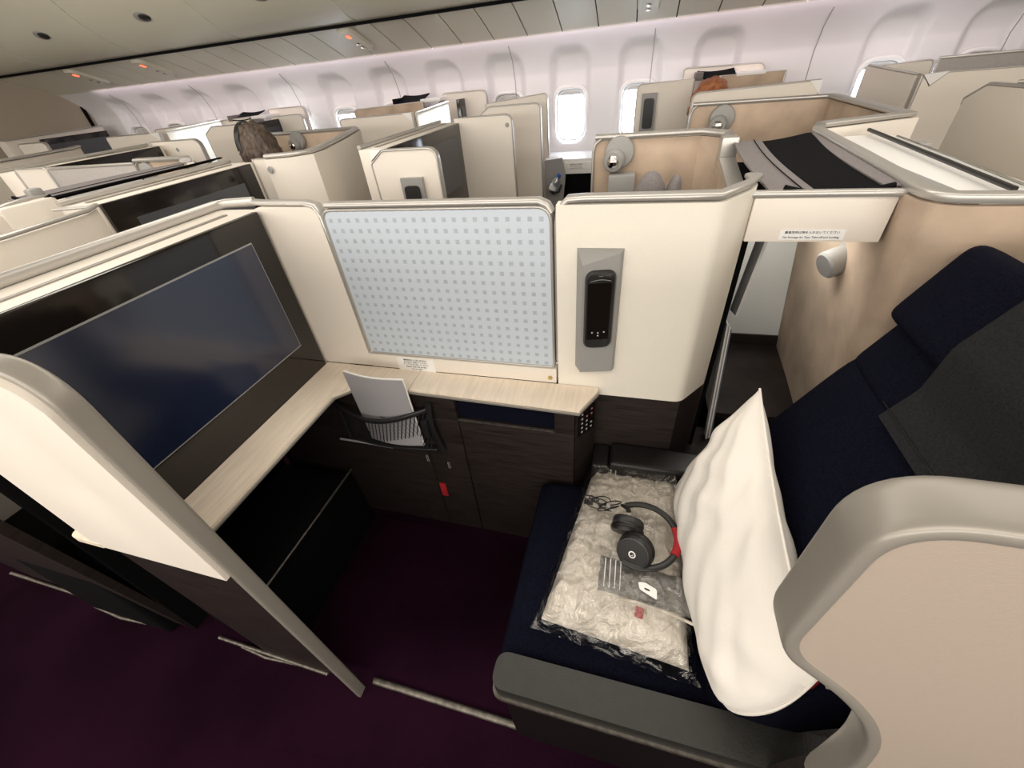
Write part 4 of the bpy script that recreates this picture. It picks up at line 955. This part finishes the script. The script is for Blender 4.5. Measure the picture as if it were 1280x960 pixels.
su2 = thing('suede_wall', 'tan wall and silver rail of the suite ahead at the left edge', 'partition', (-1.9, .9, .4))
sweep('rail', [(-1.965, 1.03, 1.290), (-1.945, .95, 1.295), (-1.94, .90, 1.292), (-1.93, .84, 1.285), (-1.90, .60, 1.27)], .012, .018, (0, 0, 1), M['silver'], su2)
planwall('suede_lining', [(-1.94, .94), (-1.93, .84), (-1.90, .55), (-1.89, .25)], .02, .4, 1.27, M['cream'], su2)
bxw = thing('shell_wing', 'cream wing panel with silver rail at the left edge, ahead of the near television', 'partition', (-1.45, .6, .3))
planwall('wing_panel', [(-1.385, .25), (-1.385, .60), (-1.424, .80), (-1.475, .862)], .03, .86, 1.286, M['cream'], bxw)
planwall('wing_base', [(-1.385, .25), (-1.385, .60), (-1.424, .80), (-1.475, .862)], .03, 0, .858, M['black'], bxw)
sweep('rail', [(-1.372, .25, 1.295), (-1.385, .60, 1.295), (-1.424, .805, 1.295), (-1.475, .865, 1.295)], .010, .016, (0, 0, 1), M['silver'], bxw)
sweep('rail', [(-1.50, .87, 1.29), (-1.655, .862, 1.285)], .008, .014, (0, 0, 1), M['silver'], bxw)
bxs = box('grey_block', (-1.99, .99, 1.29), (-1.955, 1.03, 1.318), M['grey'], None, .008); prop(bxs, 'small grey block on the rail at far left', 'bracket')
# second row ahead
headwall([(-4.15, 2.0), (-4.30, 2.60), (-4.42, 2.74)], .3, 1.30, 'cream head wall near the front bulkhead at far left', m=M['cream'])
headwall([(-3.55, 1.2), (-4.00, 1.60), (-4.15, 2.0)], .3, 1.295, 'cream shell at the left edge of the cabin view', m=M['cream'])
# right side shells
rs = panel_y('big cream shell with white corner cap in front of the right-hand window wall', 3.3, rnd([(1.485, 0), (3.1, 0), (3.1, 1.280), (1.60, 1.292), (1.535, 1.235), (1.485, 1.285)], 0), cap=[(1.488, 1.288), (1.60, 1.295), (1.535, 1.238)])
r2 = thing('cross_panel', 'large cream shell with cut corner at the right edge', 'partition', (1.42, 2.2, 0))
slab('panel', [(1.95, 0), (2.70, 0), (2.70, 1.222), (2.585, 1.277), (1.95, 1.277)], 'x', 1.42, 1.45, M['cream'], r2, .003)
sweep('rail', [(1.435, 2.70, 1.20), (1.435, 2.70, 1.225), (1.435, 2.585, 1.282), (1.435, 1.95, 1.282)], .036, .012, (1, 0, 0), M['silver'], r2)
tube('top_bracket', [(1.50, 2.55, 1.285), (1.60, 2.45, 1.29), (1.75, 2.40, 1.29)], .008, M['silver'], r2)
# --- window ledge things between the bright windows and the aisle
wl = thing('window_console', 'pale console ledge below the first bright window with black recess', 'shelf', (-.5, 3.7, 0))
box('ledge_top', (-.72, 3.58, .885), (-.06, 3.88, .905), M['white'], wl, .004); box('ledge_front', (-.72, 3.57, .80), (-.06, 3.59, .885), M['white'], wl, .003)
box('ledge_recess', (-.72, 3.60, .2), (-.06, 3.64, .80), M['black'], wl, 0)
nb = box('notice_label', (-.55, 3.5655, .835), (-.37, 3.569, .878), M['pages'], None, 0); prop(nb, 'white notice label on the console below the first bright window', 'label')
for k in range(3): text('lettering', ('離着陸時は元の位置に', 'Please stow the table', 'for taxi, take-off, landing')[k], (-.46, 3.565, .868 - .013 * k), .010, M['ink'], nb, FACE)
gf = slab('grey_flap', [(-.70, .0), (-.62, .0), (-.535, .80), (-.56, .93), (-.70, .915)], 'y', 3.49, 3.505, M['grey'], None, .002); prop(gf, 'grey flap panel beside the small water bottle', 'panel')
bt = thing('water_bottle', 'small water bottle with blue cap lying against the grey flap', 'bottle', (-.60, 3.46, .70))
bd = Vector((.075, 0, .13)).normalized(); b0 = Vector((-.645, 3.45, .70))
lathe('bottle_body', [(.02, 0), (.03, .006), (.031, .08), (.026, .095), (.012, .115), (.012, .122)], b0, bd, M['bottle'], bt, 16)
lathe('bottle_cap', [(.015, .120), (.015, .142), (.012, .144)], b0, bd, M['bluecap'], bt, 12); lathe('bottle_label', [(.0315, .02), (.0318, .05)], b0, bd, M['white'], bt, 16)
tube('bottle_strap', [(-.66, 3.47, .70), (-.62, 3.44, .685), (-.58, 3.44, .70), (-.56, 3.45, .75)], .008, M['rubber'], gf)

# ================================================================== PASSENGERS
def person(label, hx, hy, hz, hair, hs=.1, facing=-1, band=False, shirt=M['shirt']):
    """seated figure: head centre at (hx, hy, hz); torso, arms and legs below, facing -x"""
    p = thing('person', label, 'person', (hx, hy, hz - .72))
    me = bpy.data.meshes.new('body'); sc = hs / .1
    J = [(0.05, 0, -.62), (.03, 0, -.40), (0.02, 0, -.20), (.0, 0, -.115), (-.005, 0, -.03),
         (.02, .10, -.22), (-.02, .125, -.42), (-.20, .11, -.50), (.02, -.10, -.22), (-.02, -.125, -.42), (-.20, -.11, -.50),
         (-.02, .08, -.62), (-.38, .10, -.60), (-.42, .10, -1.06), (-.02, -.08, -.62), (-.38, -.10, -.60), (-.42, -.10, -1.06)]
    E = [(0, 1), (1, 2), (2, 3), (3, 4), (2, 5), (5, 6), (6, 7), (2, 8), (8, 9), (9, 10), (0, 11), (11, 12), (12, 13), (0, 14), (14, 15), (15, 16)]
    R = [.12, .12, .10, .048, .055, .06, .045, .033, .06, .045, .033, .09, .065, .045, .09, .065, .045]
    off = Vector((hx, hy, hz)) - wloc(p)
    me.from_pydata([tuple(Vector(j) * sc + off) for j in J], E, []); o = bpy.data.objects.new('body', me); COL.objects.link(o); o.parent = p
    me.materials.append(shirt); md = o.modifiers.new('skin', 'SKIN'); md.use_smooth_shade = True
    for i, rr in enumerate(R): me.skin_vertices[0].data[i].radius = (rr * sc, rr * sc)
    me.skin_vertices[0].data[0].use_root = True
    o.modifiers.new('sub', 'SUBSURF').levels = 1
    bm = bmesh.new(); bmesh.ops.create_uvsphere(bm, u_segments=28, v_segments=20, radius=hs, matrix=Matrix.Translation((hx, hy, hz)) @ Matrix.Diagonal((.92, .78, 1.12, 1)))
    for v in bm.verts:
        q = v.co - Vector((hx, hy, hz))
        if q.x < 0 and q.z < 0: v.co.x -= .01 * (1 if abs(q.y) < .03 else 0)
    link('head', bm, M['skin'], p, 80)
    bm = bmesh.new(); bmesh.ops.create_cone(bm, cap_ends=True, segments=8, radius1=.014, radius2=.006, depth=.03, matrix=Matrix.Translation((hx - hs * .98, hy, hz - .02)) @ Matrix.Rotation(.3, 4, 'Y')); link('nose', bm, M['skin'], p)
    for s in (-1, 1):
        bm = bmesh.new(); bmesh.ops.create_uvsphere(bm, u_segments=8, v_segments=6, radius=.011, matrix=Matrix.Translation((hx - hs * .84, hy + s * .03, hz + .005))); link('eye', bm, M['white'], p)
        bm = bmesh.new(); bmesh.ops.create_uvsphere(bm, u_segments=10, v_segments=8, radius=1, matrix=Matrix.Translation((hx, hy + s * hs * .8, hz - .01)) @ Matrix.Diagonal((.018, .008, .028, 1))); link('ear', bm, M['skin'], p)
    tube('mouth', [(hx - hs * .86, hy - .02, hz - .055), (hx - hs * .90, hy, hz - .058), (hx - hs * .86, hy + .02, hz - .055)], .004, M['skin'], p, 6)
    def hf(u, v):
        th = u * 2 * math.pi; ph = v * math.radians(150 if math.cos(th) > -.55 else 112)
        rr = hs * 1.10; q = Vector((math.sin(ph) * math.cos(th), math.sin(ph) * math.sin(th), math.cos(ph)))
        k = 1 + .09 * noise.noise(q * 3) + .05 * noise.noise(Vector((q.x * 14, q.y * 14, q.z * 2)))
        if q.z < -.1: k *= 1.1 - .1 * q.z
        return Vector((hx + .008, hy, hz + .006)) + Vector((q.x * .97, q.y * .88, q.z * 1.14)) * rr * k
    hr = grid('hair', hf, 64, 28, hair, p, 0, 80)
    bm = bmesh.new()
    for i in range(90):
        th = random.uniform(0, 6.28); ph = random.uniform(.5, 1.8); q = Vector((math.sin(ph) * math.cos(th), math.sin(ph) * math.sin(th), math.cos(ph)))
        a = Vector((hx, hy, hz)) + Vector((q.x * .95, q.y * .88, q.z * 1.1)) * hs * 1.02; b = a + (q + Vector((random.uniform(-.5, .5), random.uniform(-.5, .5), random.uniform(-.5, .4)))) * .022
        s = q.cross(Vector((0, 0, 1))).normalized() * .004; V_ = [bm.verts.new(x) for x in (a - s, a + s, a + q * .004, b)]
        for tri in ((0, 1, 3), (1, 2, 3), (2, 0, 3), (0, 2, 1)): bm.faces.new([V_[k] for k in tri])
    h2 = link('loose_hair', bm, hair, p, 0); prop(h2, kind='stuff')
    if band:
        pts = [Vector((hx - .045, hy + math.cos(a) * hs * .94, hz + .006 + math.sin(a) * hs * 1.28)) for a in [math.pi * i / 16 for i in range(17)]]
        sweep('dark_headband', pts, .035, .008, (1, 0, 0), M['rubber'], p)
    return p
person('passenger with messy brown hair and dark headband, seated with back to view', -2.33, 2.42, 1.235, M['hair'], .112, band=True)
person('passenger with auburn hair mostly hidden behind panels at upper right', .425, 3.50, 1.205, M['hair2'], .112)
